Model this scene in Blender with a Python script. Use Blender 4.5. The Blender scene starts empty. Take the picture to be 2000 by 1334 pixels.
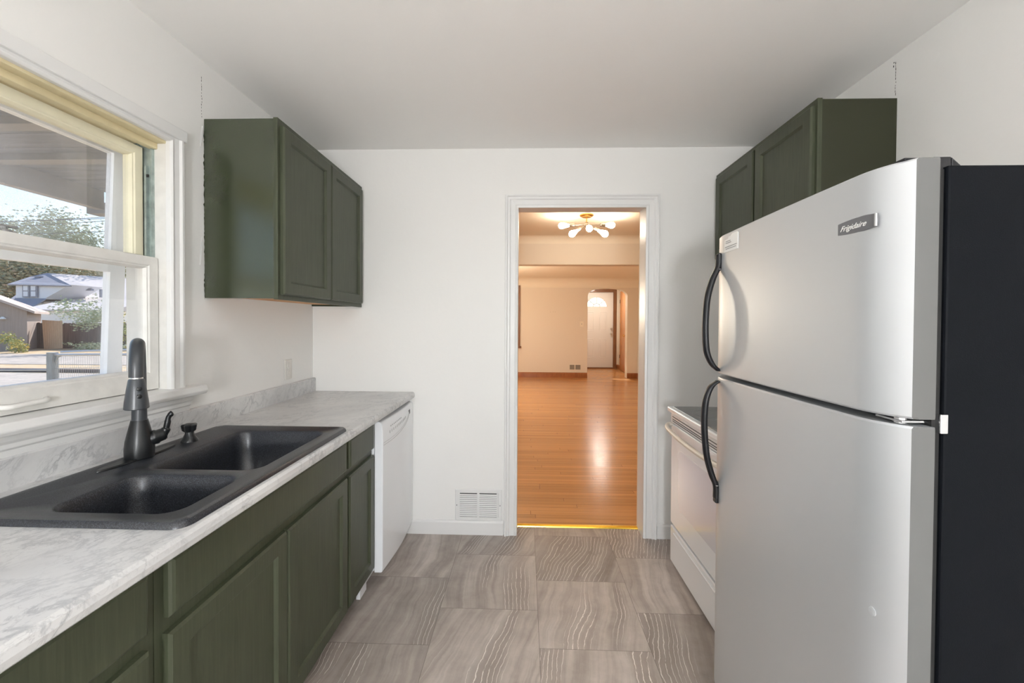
import bpy, bmesh, math, random
from mathutils import Vector, Matrix
R = math.radians
S = bpy.context.scene
COL = S.collection
PI = math.pi
random.seed(7)

# ---------------------------------------------------------------- camera
CX, CD, CH, FPX, YAW, PITCH, ROLL, SY = 1.3769, 2.6659, 1.3616, 816.2249, 0.0318, 0.0138, 0.0056, 25.1479
cam_d = bpy.data.cameras.new('camera'); cam = bpy.data.objects.new('camera', cam_d); COL.objects.link(cam)
S.camera = cam
cam_d.sensor_fit = 'HORIZONTAL'; cam_d.sensor_width = 36.0
cam_d.lens = 36.0*FPX/2000.0
cam_d.shift_x = 0.0
cam_d.shift_y = -SY/2000.0
cam_d.clip_start = 0.02; cam_d.clip_end = 500
cam.location = (CX, -CD, CH)
cam.matrix_world = (Matrix.Translation((CX, -CD, CH)) @ Matrix.Rotation(YAW, 4, 'Z') @
                    Matrix.Rotation(PI/2-PITCH, 4, 'X') @ Matrix.Rotation(ROLL, 4, 'Z'))

# ---------------------------------------------------------------- world, sun, exposure
W = bpy.data.worlds.new('sky'); S.world = W; W.use_nodes = True
wn = W.node_tree; bg = wn.nodes['Background']
sky = wn.nodes.new('ShaderNodeTexSky'); sky.sky_type = 'NISHITA'; sky.sun_disc = False
sky.sun_elevation = R(39); sky.sun_rotation = R(-6); sky.air_density = 1.0; sky.dust_density = 0.8; sky.ozone_density = 1.5
wn.links.new(sky.outputs[0], bg.inputs[0]); bg.inputs[1].default_value = 0.26
sd = bpy.data.lights.new('sun', 'SUN'); sun = bpy.data.objects.new('sun', sd); COL.objects.link(sun)
sd.energy = 6.2; sd.angle = R(0.6); sd.color = (1.0, 0.93, 0.84)
_t = Vector((0.10*math.cos(R(39)), -0.995*math.cos(R(39)), -math.sin(R(39))))
sun.rotation_euler = _t.to_track_quat('-Z', 'Y').to_euler()
sun.location = (-4, 14, 12)
S.view_settings.view_transform = 'Standard'; S.view_settings.look = 'None'
S.view_settings.gamma = 1; S.view_settings.use_curve_mapping = False
S.view_settings.exposure = 0.14
S.cycles.use_denoising = True
S.cycles.max_bounces = 10; S.cycles.diffuse_bounces = 6; S.cycles.transparent_max_bounces = 16
S.cycles.sample_clamp_indirect = 6.0
FILL_GLOBE = 185.0  # emission strength of the fill globe added behind the camera
FILL_GLOBE2 = 175.0  # emission strength of the fill globe added in the living room
KITCHEN_FILL = 14.0     # emission strength of the unseen fill dome added in the kitchen
BULB = 85.0             # emission strength of the dining bulbs

CEIL = 2.468; XR = 2.884; YREAR = -5.2

def ray(x, y):
    a = x-1000; b = y-667+SY; c, s = math.cos(ROLL), math.sin(ROLL)
    X = c*a+s*b; Y = -s*a+c*b
    r = X/FPX; u2 = -Y/FPX
    cp, sp = math.cos(PITCH), math.sin(PITCH)
    fw = cp+u2*sp; u = -sp+u2*cp
    cy, sy = math.cos(YAW), math.sin(YAW)
    return (r*cy-fw*sy, r*sy+fw*cy, u)
def at(x, y, Y):          # world point seen at a photo pixel, on the plane of depth Y
    d = ray(x, y); t = (Y+CD)/d[1]
    return Vector((CX+t*d[0], Y, CH+t*d[2]))

# ---------------------------------------------------------------- materials
def mat(name, col, rough=0.5, metal=0.0, bump=0.0, bscale=60.0, stretch=(1, 1, 1), var=0.0, vscale=3.0, spec=0.5, coat=0.0, bdist=0.002):
    m = bpy.data.materials.new(name); m.use_nodes = True
    nt = m.node_tree; b = nt.nodes['Principled BSDF']
    b.inputs['Base Color'].default_value = (*col, 1); b.inputs['Roughness'].default_value = rough
    b.inputs['Metallic'].default_value = metal; b.inputs['Specular IOR Level'].default_value = spec
    if coat: b.inputs['Coat Weight'].default_value = coat; b.inputs['Coat Roughness'].default_value = .03 if coat < .45 or rough < .2 else .2
    tc = nt.nodes.new('ShaderNodeTexCoord'); mp = nt.nodes.new('ShaderNodeMapping')
    mp.inputs['Scale'].default_value = stretch
    nt.links.new(tc.outputs['Object'], mp.inputs['Vector'])
    if var:
        n = nt.nodes.new('ShaderNodeTexNoise'); n.inputs['Scale'].default_value = vscale; n.inputs['Detail'].default_value = 5
        nt.links.new(mp.outputs[0], n.inputs['Vector'])
        cr = nt.nodes.new('ShaderNodeValToRGB')
        cr.color_ramp.elements[0].position = .3; cr.color_ramp.elements[1].position = .7
        cr.color_ramp.elements[0].color = (*[max(0, c*(1-var)) for c in col], 1)
        cr.color_ramp.elements[1].color = (*[min(1, c*(1+var)) for c in col], 1)
        nt.links.new(n.outputs['Fac'], cr.inputs[0]); nt.links.new(cr.outputs[0], b.inputs['Base Color'])
    if bump:
        n = nt.nodes.new('ShaderNodeTexNoise'); n.inputs['Scale'].default_value = bscale; n.inputs['Detail'].default_value = 4
        nt.links.new(mp.outputs[0], n.inputs['Vector'])
        bp = nt.nodes.new('ShaderNodeBump'); bp.inputs['Strength'].default_value = bump; bp.inputs['Distance'].default_value = bdist
        nt.links.new(n.outputs['Fac'], bp.inputs['Height']); nt.links.new(bp.outputs[0], b.inputs['Normal'])
    return m
def emit(name, col, st):
    m = bpy.data.materials.new(name); m.use_nodes = True; nt = m.node_tree
    b = nt.nodes['Principled BSDF']; b.inputs['Base Color'].default_value = (*col, 1)
    b.inputs['Emission Color'].default_value = (*col, 1); b.inputs['Emission Strength'].default_value = st
    return m
def glass(name, dust=0.04, dscale=220):
    m = bpy.data.materials.new(name); m.use_nodes = True; nt = m.node_tree; nt.nodes.clear()
    out = nt.nodes.new('ShaderNodeOutputMaterial'); tr = nt.nodes.new('ShaderNodeBsdfTransparent')
    gl = nt.nodes.new('ShaderNodeBsdfGlossy'); gl.inputs['Roughness'].default_value = 0.03
    fr = nt.nodes.new('ShaderNodeFresnel'); fr.inputs['IOR'].default_value = 1.45
    mx = nt.nodes.new('ShaderNodeMixShader')
    ml = nt.nodes.new('ShaderNodeMath'); ml.operation = 'MULTIPLY'; ml.inputs[1].default_value = 0.12
    nt.links.new(fr.outputs[0], ml.inputs[0]); nt.links.new(ml.outputs[0], mx.inputs[0])
    nt.links.new(tr.outputs[0], mx.inputs[1]); nt.links.new(gl.outputs[0], mx.inputs[2])
    df = nt.nodes.new('ShaderNodeBsdfTranslucent'); df.inputs['Color'].default_value = (.85, .87, .9, 1)
    d2 = nt.nodes.new('ShaderNodeBsdfDiffuse'); d2.inputs['Color'].default_value = (.8, .8, .82, 1)
    md = nt.nodes.new('ShaderNodeMixShader'); md.inputs[0].default_value = .5
    nt.links.new(df.outputs[0], md.inputs[1]); nt.links.new(d2.outputs[0], md.inputs[2])
    tc = nt.nodes.new('ShaderNodeTexCoord')
    n = nt.nodes.new('ShaderNodeTexNoise'); n.inputs['Scale'].default_value = dscale; n.inputs['Detail'].default_value = 3
    n2 = nt.nodes.new('ShaderNodeTexNoise'); n2.inputs['Scale'].default_value = 4
    nt.links.new(tc.outputs['Object'], n.inputs['Vector']); nt.links.new(tc.outputs['Object'], n2.inputs['Vector'])
    a = nt.nodes.new('ShaderNodeMath'); a.operation = 'MULTIPLY'
    nt.links.new(n.outputs['Fac'], a.inputs[0]); nt.links.new(n2.outputs['Fac'], a.inputs[1])
    c = nt.nodes.new('ShaderNodeMath'); c.operation = 'MULTIPLY'; c.inputs[1].default_value = dust*4
    nt.links.new(a.outputs[0], c.inputs[0])
    m2 = nt.nodes.new('ShaderNodeMixShader'); nt.links.new(c.outputs[0], m2.inputs[0])
    nt.links.new(mx.outputs[0], m2.inputs[1]); nt.links.new(md.outputs[0], m2.inputs[2])
    nt.links.new(m2.outputs[0], out.inputs['Surface'])
    return m
class N:            # tiny node-graph helper
    def __init__(s, m): s.nt = m.node_tree
    def node(s, t, **k):
        n = s.nt.nodes.new(t)
        for a, v in k.items(): setattr(n, a, v)
        return n
    def link(s, a, b): s.nt.links.new(a, b)
    def math(s, op, a, b=None, c=None):
        n = s.nt.nodes.new('ShaderNodeMath'); n.operation = op
        for i, v in enumerate((a, b, c)):
            if v is None: continue
            if isinstance(v, (int, float)): n.inputs[i].default_value = v
            else: s.nt.links.new(v, n.inputs[i])
        return n.outputs[0]
    def ramp(s, f, els):
        n = s.nt.nodes.new('ShaderNodeValToRGB'); r = n.color_ramp
        while len(r.elements) < len(els): r.elements.new(.5)
        for e, (p, c) in zip(r.elements, els): e.position = p; e.color = (*c, 1) if len(c) == 3 else c
        s.nt.links.new(f, n.inputs[0]); return n.outputs[0]
    def mix(s, f, a, b):
        n = s.nt.nodes.new('ShaderNodeMix'); n.data_type = 'RGBA'
        for i, v in ((0, f), (6, a), (7, b)):
            if isinstance(v, (int, float)): n.inputs[i].default_value = v
            elif isinstance(v, tuple): n.inputs[i].default_value = (*v, 1)
            else: s.nt.links.new(v, n.inputs[i])
        return n.outputs[2]
    def noise(s, vec, scale, detail=4, rough=.55, dist=0):
        n = s.nt.nodes.new('ShaderNodeTexNoise'); n.inputs['Scale'].default_value = scale
        n.inputs['Detail'].default_value = detail; n.inputs['Roughness'].default_value = rough; n.inputs['Distortion'].default_value = dist
        s.nt.links.new(vec, n.inputs['Vector']); return n.outputs['Fac']
    def comb(s, x, y, z):
        n = s.nt.nodes.new('ShaderNodeCombineXYZ')
        for i, v in enumerate((x, y, z)):
            if isinstance(v, (int, float)): n.inputs[i].default_value = v
            else: s.nt.links.new(v, n.inputs[i])
        return n.outputs[0]

def tile_floor():
    m = bpy.data.materials.new('stone_look_tile'); m.use_nodes = True; g = N(m); b = m.node_tree.nodes['Principled BSDF']
    tc = g.node('ShaderNodeTexCoord'); sp = g.node('ShaderNodeSeparateXYZ'); g.link(tc.outputs['Object'], sp.inputs[0])
    x, y = sp.outputs[0], sp.outputs[1]
    T = .464
    v = g.math('DIVIDE', g.math('ADD', x, -.052+T*4), T); row = g.math('FLOOR', v)
    par = g.math('MODULO', row, 2.0)                       # rows alternate by half a tile
    u = g.math('ADD', g.math('DIVIDE', g.math('ADD', y, .005+T*40), T), g.math('MULTIPLY', g.math('SUBTRACT', 1.0, par), .5))
    col = g.math('FLOOR', u)
    fu, fv = g.math('FRACT', u), g.math('FRACT', v)
    wn_ = g.node('ShaderNodeTexWhiteNoise', noise_dimensions='2D'); g.link(g.comb(row, col, 0), wn_.inputs['Vector'])
    rnd = wn_.outputs['Value']
    sc = g.node('ShaderNodeSeparateColor'); g.link(wn_.outputs['Color'], sc.inputs[0])
    # vein coordinate: runs mostly along y, with a slow wander
    px = g.math('ADD', x, g.math('MULTIPLY', rnd, 7.3)); py = g.math('ADD', y, g.math('MULTIPLY', sc.outputs[1], 5.0))
    wv = g.noise(g.comb(px, g.math('MULTIPLY', py, 1.0), 0), 1.9, 2)
    sl = g.math('SUBTRACT', g.math('MULTIPLY', g.math('SUBTRACT', sc.outputs[2], .5), .36), .20)
    q = g.math('ADD', g.math('ADD', px, g.math('MULTIPLY', wv, .17)), g.math('MULTIPLY', py, sl))
    wob = g.noise(g.comb(px, py, 0), 34, 4)
    q2 = g.math('ADD', q, g.math('MULTIPLY', wob, .012))
    band = g.noise(g.comb(q2, g.math('MULTIPLY', py, .05), 0), 11, 4, .6)
    fine = g.noise(g.comb(q2, g.math('MULTIPLY', py, .04), 3), 60, 2, .5)
    cloud = g.noise(tc.outputs['Object'], 9, 6, .65)
    big = g.noise(g.comb(q, g.math('MULTIPLY', py, .3), 8), 3.0, 2)
    base = g.ramp(band, [(.32, (.15, .125, .11)), (.45, (.26, .222, .198)), (.56, (.36, .315, .285)), (.70, (.47, .43, .40))])
    c1 = g.mix(.38, base, g.ramp(cloud, [(.3, (.20, .172, .155)), (.7, (.43, .385, .35))]))
    c2 = g.mix(g.math('MULTIPLY', g.ramp(fine, [(.35, (1, 1, 1)), (.5, (0, 0, 0))]), .25), c1, (.16, .135, .118))
    c2 = g.mix(g.math('MULTIPLY', g.ramp(g.noise(g.comb(q, g.math('MULTIPLY', py, .12), 21), 5.0, 1), [(.50, (0, 0, 0)), (.60, (1, 1, 1))]), .45), c2, (.20, .165, .145))
    # thin white squiggly lines inside the darker bands
    ph = g.math('SINE', g.math('MULTIPLY', g.math('ADD', q2, g.math('MULTIPLY', band, .035)), 300.0))
    line = g.ramp(ph, [(.90, (0, 0, 0)), (.99, (1, 1, 1))])
    big2 = g.noise(g.comb(q, g.math('MULTIPLY', py, .12), 21), 5.0, 1)
    msk = g.ramp(big2, [(.53, (0, 0, 0)), (.57, (1, 1, 1))])
    brk = g.ramp(g.noise(g.comb(q2, py, 1), 16, 3), [(.33, (0, 0, 0)), (.46, (1, 1, 1))])
    c3 = g.mix(g.math('MULTIPLY', g.math('MULTIPLY', line, msk), g.math('MULTIPLY', brk, .85)), c2, (.66, .62, .58))
    # tile to tile tone and the joints
    hs = g.node('ShaderNodeHueSaturation'); g.link(c3, hs.inputs['Color'])
    g.link(g.math('ADD', 1.06, g.math('MULTIPLY', rnd, .26)), hs.inputs['Value'])
    e = g.math('MINIMUM', g.math('MINIMUM', fu, g.math('SUBTRACT', 1.0, fu)), g.math('MINIMUM', fv, g.math('SUBTRACT', 1.0, fv)))
    j = g.math('LESS_THAN', e, .0022)
    fin = g.mix(g.math('MULTIPLY', j, .75), hs.outputs[0], (.09, .075, .065))
    g.link(fin, b.inputs['Base Color']); b.inputs['Roughness'].default_value = .5
    bp = g.node('ShaderNodeBump'); bp.inputs['Strength'].default_value = .15; bp.inputs['Distance'].default_value = .001
    g.link(g.math('SUBTRACT', band, j), bp.inputs['Height']); g.link(bp.outputs[0], b.inputs['Normal'])
    return m

def oak_floor():
    m = bpy.data.materials.new('oak_strips'); m.use_nodes = True; g = N(m); b = m.node_tree.nodes['Principled BSDF']
    tc = g.node('ShaderNodeTexCoord'); sp = g.node('ShaderNodeSeparateXYZ'); g.link(tc.outputs['Object'], sp.inputs[0])
    x, y = sp.outputs[0], sp.outputs[1]
    v = g.math('DIVIDE', g.math('ADD', y, 20), .057); row = g.math('FLOOR', v)
    w1 = g.node('ShaderNodeTexWhiteNoise', noise_dimensions='1D'); g.link(row, w1.inputs['W'])
    u = g.math('ADD', g.math('DIVIDE', x, 1.7), g.math('MULTIPLY', w1.outputs['Value'], 9.0)); cl = g.math('FLOOR', u)
    w2 = g.node('ShaderNodeTexWhiteNoise', noise_dimensions='2D'); g.link(g.comb(row, cl, 0), w2.inputs['Vector'])
    gr = g.noise(g.comb(g.math('ADD', g.math('MULTIPLY', x, .35), g.math('MULTIPLY', w2.outputs['Value'], 40)), g.math('MULTIPLY', y, 55), 0), 2.2, 5, .6)
    c = g.ramp(gr, [(.25, (.40, .175, .056)), (.5, (.50, .240, .084)), (.75, (.60, .315, .125))])
    hs = g.node('ShaderNodeHueSaturation'); g.link(c, hs.inputs['Color']); g.link(g.math('ADD', .84, g.math('MULTIPLY', w2.outputs['Value'], .26)), hs.inputs['Value'])
    fu, fv = g.math('FRACT', u), g.math('FRACT', v)
    e1 = g.math('LESS_THAN', fv, .035); e2 = g.math('LESS_THAN', fu, .0022)
    j = g.math('MAXIMUM', e1, e2)
    g.link(g.mix(g.math('MULTIPLY', j, .7), hs.outputs[0], (.10, .035, .012)), b.inputs['Base Color'])
    rr = g.noise(tc.outputs['Object'], 5, 4)
    g.link(g.math('ADD', .15, g.math('MULTIPLY', rr, .14)), b.inputs['Roughness'])
    bp = g.node('ShaderNodeBump'); bp.inputs['Strength'].default_value = .35; bp.inputs['Distance'].default_value = .0012
    hh = g.math('ADD', g.math('MULTIPLY', g.noise(g.comb(g.math('MULTIPLY', x, .8), g.math('MULTIPLY', y, 14), 0), 3, 3), 1.6), g.math('MULTIPLY', j, -.8))
    g.link(hh, bp.inputs['Height']); g.link(bp.outputs[0], b.inputs['Normal'])
    return m

def marble():
    m = bpy.data.materials.new('marble_laminate'); m.use_nodes = True; g = N(m); b = m.node_tree.nodes['Principled BSDF']
    tc = g.node('ShaderNodeTexCoord')
    def dot(v, k):
        n = g.node('ShaderNodeVectorMath', operation='DOT_PRODUCT'); g.link(tc.outputs['Object'], n.inputs[0]); n.inputs[1].default_value = v
        return g.math('MULTIPLY', n.outputs['Value'], k)
    long_ = Vector((.45, .62, .64)).normalized(); a_ = long_.cross(Vector((0, 0, 1))).normalized(); b_ = long_.cross(a_)
    class mp: outputs = [g.comb(dot(long_, .75), dot(a_, 2.6), dot(b_, 2.6))]
    a = g.noise(mp.outputs[0], 4.6, 8, .66, .35)
    v1 = g.ramp(a, [(.455, (0, 0, 0)), (.492, (1, 1, 1)), (.50, (1, 1, 1)), (.53, (0, 0, 0))])
    c_ = g.noise(mp.outputs[0], 12, 6, .65, .5)
    v2 = g.ramp(c_, [(.47, (0, 0, 0)), (.495, (1, 1, 1)), (.52, (0, 0, 0))])
    msk = g.noise(tc.outputs['Object'], 6, 3)
    mk = g.ramp(msk, [(.42, (0, 0, 0)), (.6, (1, 1, 1))])
    base = g.ramp(g.noise(mp.outputs[0], 2.2, 5), [(.3, (.50, .50, .505)), (.7, (.66, .66, .655))])
    k1 = g.mix(g.math('MULTIPLY', v1, g.math('ADD', .16, g.math('MULTIPLY', mk, .40))), base, (.27, .28, .30))
    k2 = g.mix(g.math('MULTIPLY', v2, g.math('MULTIPLY', mk, .35)), k1, (.25, .25, .27))
    g.link(k2, b.inputs['Base Color']); b.inputs['Roughness'].default_value = .28
    return m

def speckle(name, c0, c1, rough):
    m = bpy.data.materials.new(name); m.use_nodes = True; g = N(m); b = m.node_tree.nodes['Principled BSDF']
    tc = g.node('ShaderNodeTexCoord')
    n = g.noise(tc.outputs['Object'], 420, 2)
    g.link(g.ramp(n, [(.45, c0), (.68, c1)]), b.inputs['Base Color']); b.inputs['Roughness'].default_value = rough
    bp = g.node('ShaderNodeBump'); bp.inputs['Strength'].default_value = .25; bp.inputs['Distance'].default_value = .0006
    g.link(n, bp.inputs['Height']); g.link(bp.outputs[0], b.inputs['Normal'])
    return m

def grained(name, c0, c1, rough=.42, stretch=(60, 60, 2.5), coat=0, bump=.3):
    m = bpy.data.materials.new(name); m.use_nodes = True; g = N(m); b = m.node_tree.nodes['Principled BSDF']
    tc = g.node('ShaderNodeTexCoord'); mp = g.node('ShaderNodeMapping'); mp.inputs['Scale'].default_value = stretch
    g.link(tc.outputs['Object'], mp.inputs['Vector'])
    n = g.noise(mp.outputs[0], 2.4, 5, .6, .4); n2 = g.noise(tc.outputs['Object'], 7, 3)
    g.link(g.ramp(g.math('ADD', g.math('MULTIPLY', n, .7), g.math('MULTIPLY', n2, .3)), [(.35, c0), (.65, c1)]), b.inputs['Base Color'])
    b.inputs['Roughness'].default_value = rough; b.inputs['Specular IOR Level'].default_value = .38
    if coat: b.inputs['Coat Weight'].default_value = coat
    bp = g.node('ShaderNodeBump'); bp.inputs['Strength'].default_value = bump; bp.inputs['Distance'].default_value = .0012
    g.link(n, bp.inputs['Height']); g.link(bp.outputs[0], b.inputs['Normal'])
    return m

M = dict(
 wall=mat('white_wall_paint', (.80, .795, .775), .55, bump=.25, bscale=35, bdist=.003),
 ceil=mat('ceiling_paint', (.92, .91, .89), .7, bump=.2, bscale=12, bdist=.004),
 beige=mat('beige_wall_paint', (.72, .64, .53), .6, bump=.15, bscale=30),
 beigec=mat('beige_ceiling_paint', (.80, .72, .59), .7),
 trim=mat('white_trim_paint', (.74, .74, .73), .35, bump=.12, bscale=40),
 oldtrim=mat('worn_white_paint', (.70, .69, .66), .45, bump=.3, bscale=50, var=.06, vscale=22),
 cream=mat('yellowed_cream_paint', (.62, .54, .34), .45, bump=.3, bscale=30, var=.10, vscale=9),
 cream2=mat('pale_cream_paint', (.74, .70, .53), .45, bump=.3, bscale=30, var=.06, vscale=9),
 green=grained('green_painted_oak', (.036, .042, .024), (.055, .063, .037)),
 greenside=mat('glossy_green_paint', (.030, .038, .018), .20, spec=.6, coat=.5, bump=.3, bscale=240, bdist=.0008, var=.06, vscale=5),
 greendark=mat('dark_green_paint', (.026, .028, .014), .45, spec=.3, bump=.4, bscale=200, bdist=.0006),
 gloom=mat('gap_black', (.008, .008, .008), .8),
 rawwood=mat('raw_pine_underside', (.62, .32, .13), .55, var=.12, vscale=6, stretch=(12, 1, 1)),
 marble=marble(), tile=tile_floor(), oak=oak_floor(),
 sink=speckle('black_composite', (.008, .009, .012), (.050, .055, .066), .30),
 faucet=mat('matte_black_metal', (.010, .011, .012), .32, metal=.0, spec=.4, bump=.05, bscale=300),
 faucetg=mat('dark_grey_spout', (.032, .036, .042), .33, spec=.55),
 chrome=mat('chrome', (.75, .75, .76), .15, metal=1),
 nickel=mat('brushed_nickel', (.55, .52, .47), .28, metal=1),
 brass=mat('brass', (.75, .48, .16), .22, metal=1),
 gold=mat('gold_threshold', (.92, .60, .08), .24, metal=1, bump=.1, bscale=40),
 steel=mat('stainless_look', (.56, .575, .59), .42, metal=.58, bump=.06, bscale=500, bdist=.0004),
 steelside=mat('grey_door_edge', (.115, .115, .113), .6, spec=.2),
 blk=mat('textured_black_side', (.004, .0048, .0065), .5, spec=.06, bump=.35, bscale=520, bdist=.0005),
 blkp=mat('black_plastic', (.007, .007, .009), .38, spec=.35),
 wht=mat('white_appliance_enamel', (.82, .84, .865), .22, coat=.3),
 whtp=mat('white_plastic', (.68, .66, .62), .4),
 almond=mat('off_white_handle', (.66, .60, .52), .35),
 ovenglass=mat('grey_oven_glass', (.66, .66, .71), .12, coat=.5),
 cooktop=mat('black_ceramic_glass', (.035, .045, .05), .12, coat=.4),
 ring=mat('burner_ring_print', (.16, .20, .20), .3),
 grey=mat('grey_print', (.25, .25, .25), .5),
 lgrey=mat('light_grey_print', (.42, .43, .44), .5),
 slot=mat('vent_dark', (.10, .10, .10), .7),
 badge=mat('grey_badge', (.16, .16, .17), .3, metal=.4),
 paper=mat('white_sticker', (.78, .78, .76), .6),
 galv=mat('grey_green_metal_track', (.36, .42, .40), .4, metal=.5, var=.25, vscale=30, bump=.3, bscale=80),
 glass=glass('window_glass', .012), dusty=glass('dusty_storm_glass', .16, 260), clear=glass('clear_glass', .01),
 dark=mat('dark_crack', (.03, .03, .028), .9),
 wood=grained('varnished_trim', (.23, .075, .022), (.36, .135, .042), .3, (30, 30, 2), .3),
 wooddark=grained('dark_stained_casing', (.15, .065, .028), (.24, .11, .05), .35, (30, 30, 2), .2),
 woodorange=grained('orange_wood_door', (.42, .15, .035), (.60, .25, .065), .3, (18, 18, 1.5), .3),
 fdoor=mat('white_steel_door', (.72, .69, .65), .4),
 regist=mat('tan_register', (.30, .265, .22), .5, metal=.2),
 bulb=emit('glowing_bulb', (1.0, .87, .70), BULB), dome=emit('fill_dome_glow', (.98, .99, 1.0), KITCHEN_FILL), globe=emit('fill_globe_glow', (.97, .985, 1.0), FILL_GLOBE), globe2=emit('warm_fill_globe', (1.0, .86, .68), FILL_GLOBE2), dome2=emit('entry_fill_dome', (1.0, .93, .82), 75.0),  # dome and globe glows are added fill lamps out of view; bulbs are visible
 soffit=mat('grey_weathered_boards', (.17, .18, .22), .8, var=.22, vscale=3, stretch=(1, 8, 1)),
 beam=mat('tan_grey_beam', (.26, .25, .25), .8, var=.12, vscale=6),
 storm=mat('exterior_white_wood', (.88, .90, .93), .5, bump=.2, bscale=40, var=.04, vscale=9),
 siding=mat('exterior_siding', (.55, .57, .60), .8),
)

# ---------------------------------------------------------------- mesh helpers
def box(bm, x0, x1, y0, y1, z0, z1):
    vs = [bm.verts.new(p) for p in ((x0,y0,z0),(x1,y0,z0),(x1,y1,z0),(x0,y1,z0),(x0,y0,z1),(x1,y0,z1),(x1,y1,z1),(x0,y1,z1))]
    for f in ((0,3,2,1),(4,5,6,7),(0,1,5,4),(1,2,6,5),(2,3,7,6),(3,0,4,7)): bm.faces.new([vs[i] for i in f])
def loops(bm, rings, closed=False, cap0=True, cap1=True):
    L = [[bm.verts.new(p) for p in r] for r in rings]
    n = len(L[0]); pairs = list(zip(L, L[1:])) + ([(L[-1], L[0])] if closed else [])
    for a, b in pairs:
        for i in range(n): bm.faces.new((a[i], a[(i+1)%n], b[(i+1)%n], b[i]))
    if not closed:
        if cap0: bm.faces.new(L[0][::-1])
        if cap1: bm.faces.new(L[-1])
    return L
def rect(mp, a0, a1, z0, z1, prof, bm, closed=False, cap0=True, cap1=True):
    """nested rectangles: prof = [(inset, height)...] mapped through mp(a, z, h)"""
    return loops(bm, [[mp(a0+i, z0+i, h), mp(a1-i, z0+i, h), mp(a1-i, z1-i, h), mp(a0+i, z1-i, h)] for i, h in prof], closed, cap0, cap1)
def rrect(x0, x1, y0, y1, r, z, n=6):
    pts = []
    for cx, cy, a in ((x1-r, y1-r, 0), (x0+r, y1-r, 90), (x0+r, y0+r, 180), (x1-r, y0+r, 270)):
        for k in range(n+1):
            t = R(a+90*k/n); pts.append((cx+r*math.cos(t), cy+r*math.sin(t), z))
    return pts
def frame_of(d):
    d = Vector(d).normalized(); u = Vector((0, 0, 1)) if abs(d.z) < .9 else Vector((1, 0, 0))
    a = d.cross(u).normalized(); return a, d.cross(a).normalized()
def tube(bm, pts, rad, n=16, caps=True):
    pts = [Vector(p) for p in pts]; rings = []
    if isinstance(rad, (int, float)): rad = [rad]*len(pts)
    a = None
    for i, p in enumerate(pts):
        d = (pts[min(i+1, len(pts)-1)]-pts[max(i-1, 0)]).normalized()
        if a is None: a, b = frame_of(d)
        else:
            a = (a-d*a.dot(d)).normalized(); b = d.cross(a)
        rings.append([p+(a*math.cos(2*PI*k/n)+b*math.sin(2*PI*k/n))*rad[i] for k in range(n)])
    loops(bm, rings, False, caps, caps)
def lathe(bm, prof, o, d=(0, 0, 1), n=28, sx=1.0):
    o = Vector(o); d = Vector(d).normalized(); a, b = frame_of(d)
    loops(bm, [[o+d*h+(a*math.cos(2*PI*k/n)+b*math.sin(2*PI*k/n)*sx)*max(r, 1e-4) for k in range(n)] for r, h in prof])
def bez(p0, p1, p2, p3, n=10):
    p = [Vector(q) for q in (p0, p1, p2, p3)]
    return [p[0]*(1-t)**3+p[1]*3*t*(1-t)**2+p[2]*3*t*t*(1-t)+p[3]*t**3 for t in [i/n for i in range(n+1)]]
def catmull(P, n=6):
    P = [Vector(p) for p in P]; Q = [P[0]*2-P[1]]+P+[P[-1]*2-P[-2]]; out = []
    for i in range(1, len(Q)-2):
        for k in range(n):
            t = k/n; a, b, c, d = Q[i-1:i+3]
            out.append(.5*((2*b)+(c-a)*t+(2*a-5*b+4*c-d)*t*t+(3*b-a-3*c+d)*t**3))
    out.append(P[-1]); return out
def casing(bm, mp, a0, a1, z0, z1, prof, closed_bottom=False):
    """mitred moulding round an opening: prof = [(outward, height)...]"""
    R4 = []
    for o, h in prof:
        if closed_bottom: R4.append([mp(a0-o, z0-o, h), mp(a0-o, z1+o, h), mp(a1+o, z1+o, h), mp(a1+o, z0-o, h)])
        else: R4.append([mp(a0-o, z0, h), mp(a0-o, z1+o, h), mp(a1+o, z1+o, h), mp(a1+o, z0, h)])
    V = [[bm.verts.new(p) for p in r] for r in R4]; m = len(V)
    segs = [(0,1),(1,2),(2,3)] + ([(3,0)] if closed_bottom else [])
    for i in range(m):
        j = (i+1) % m
        for s, e in segs: bm.faces.new((V[i][s], V[i][e], V[j][e], V[j][s]))
    if not closed_bottom:
        bm.faces.new([V[i][0] for i in range(m)]); bm.faces.new([V[i][3] for i in range(m)])

ORG = {}
def org(o): return ORG.get(o.name, Vector((0, 0, 0)))
def fin(name, bm, m, parent=None, bevel=0, smooth=False, segs=2, fix=True):
    if fix: bmesh.ops.recalc_face_normals(bm, faces=bm.faces[:])
    me = bpy.data.meshes.new(name); o = bpy.data.objects.new(name, me); COL.objects.link(o)
    if parent is not None:
        w = org(parent); bmesh.ops.translate(bm, verts=bm.verts[:], vec=-w)
        o.parent = parent; ORG[o.name] = w
    else: ORG[o.name] = Vector((0, 0, 0))
    bm.to_mesh(me); bm.free(); me.materials.append(m)
    if smooth:
        for p in me.polygons: p.use_smooth = True
        me.set_sharp_from_angle(angle=R(38))
    if bevel:
        b = o.modifiers.new('bevel', 'BEVEL'); b.width = bevel; b.segments = segs; b.limit_method = 'ANGLE'; b.angle_limit = R(40)
    return o
def boxes(name, lst, m, parent=None, bevel=0, **k):
    bm = bmesh.new()
    for b in lst: box(bm, *b)
    return fin(name, bm, m, parent, bevel, **k)
def thing(name, label, cat, loc=(0, 0, 0), group=None):
    o = bpy.data.objects.new(name, None); COL.objects.link(o); o.location = loc; o.empty_display_size = .1
    o['label'] = label; o['category'] = cat
    if group: o['group'] = group
    ORG[o.name] = Vector(loc); return o
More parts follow.
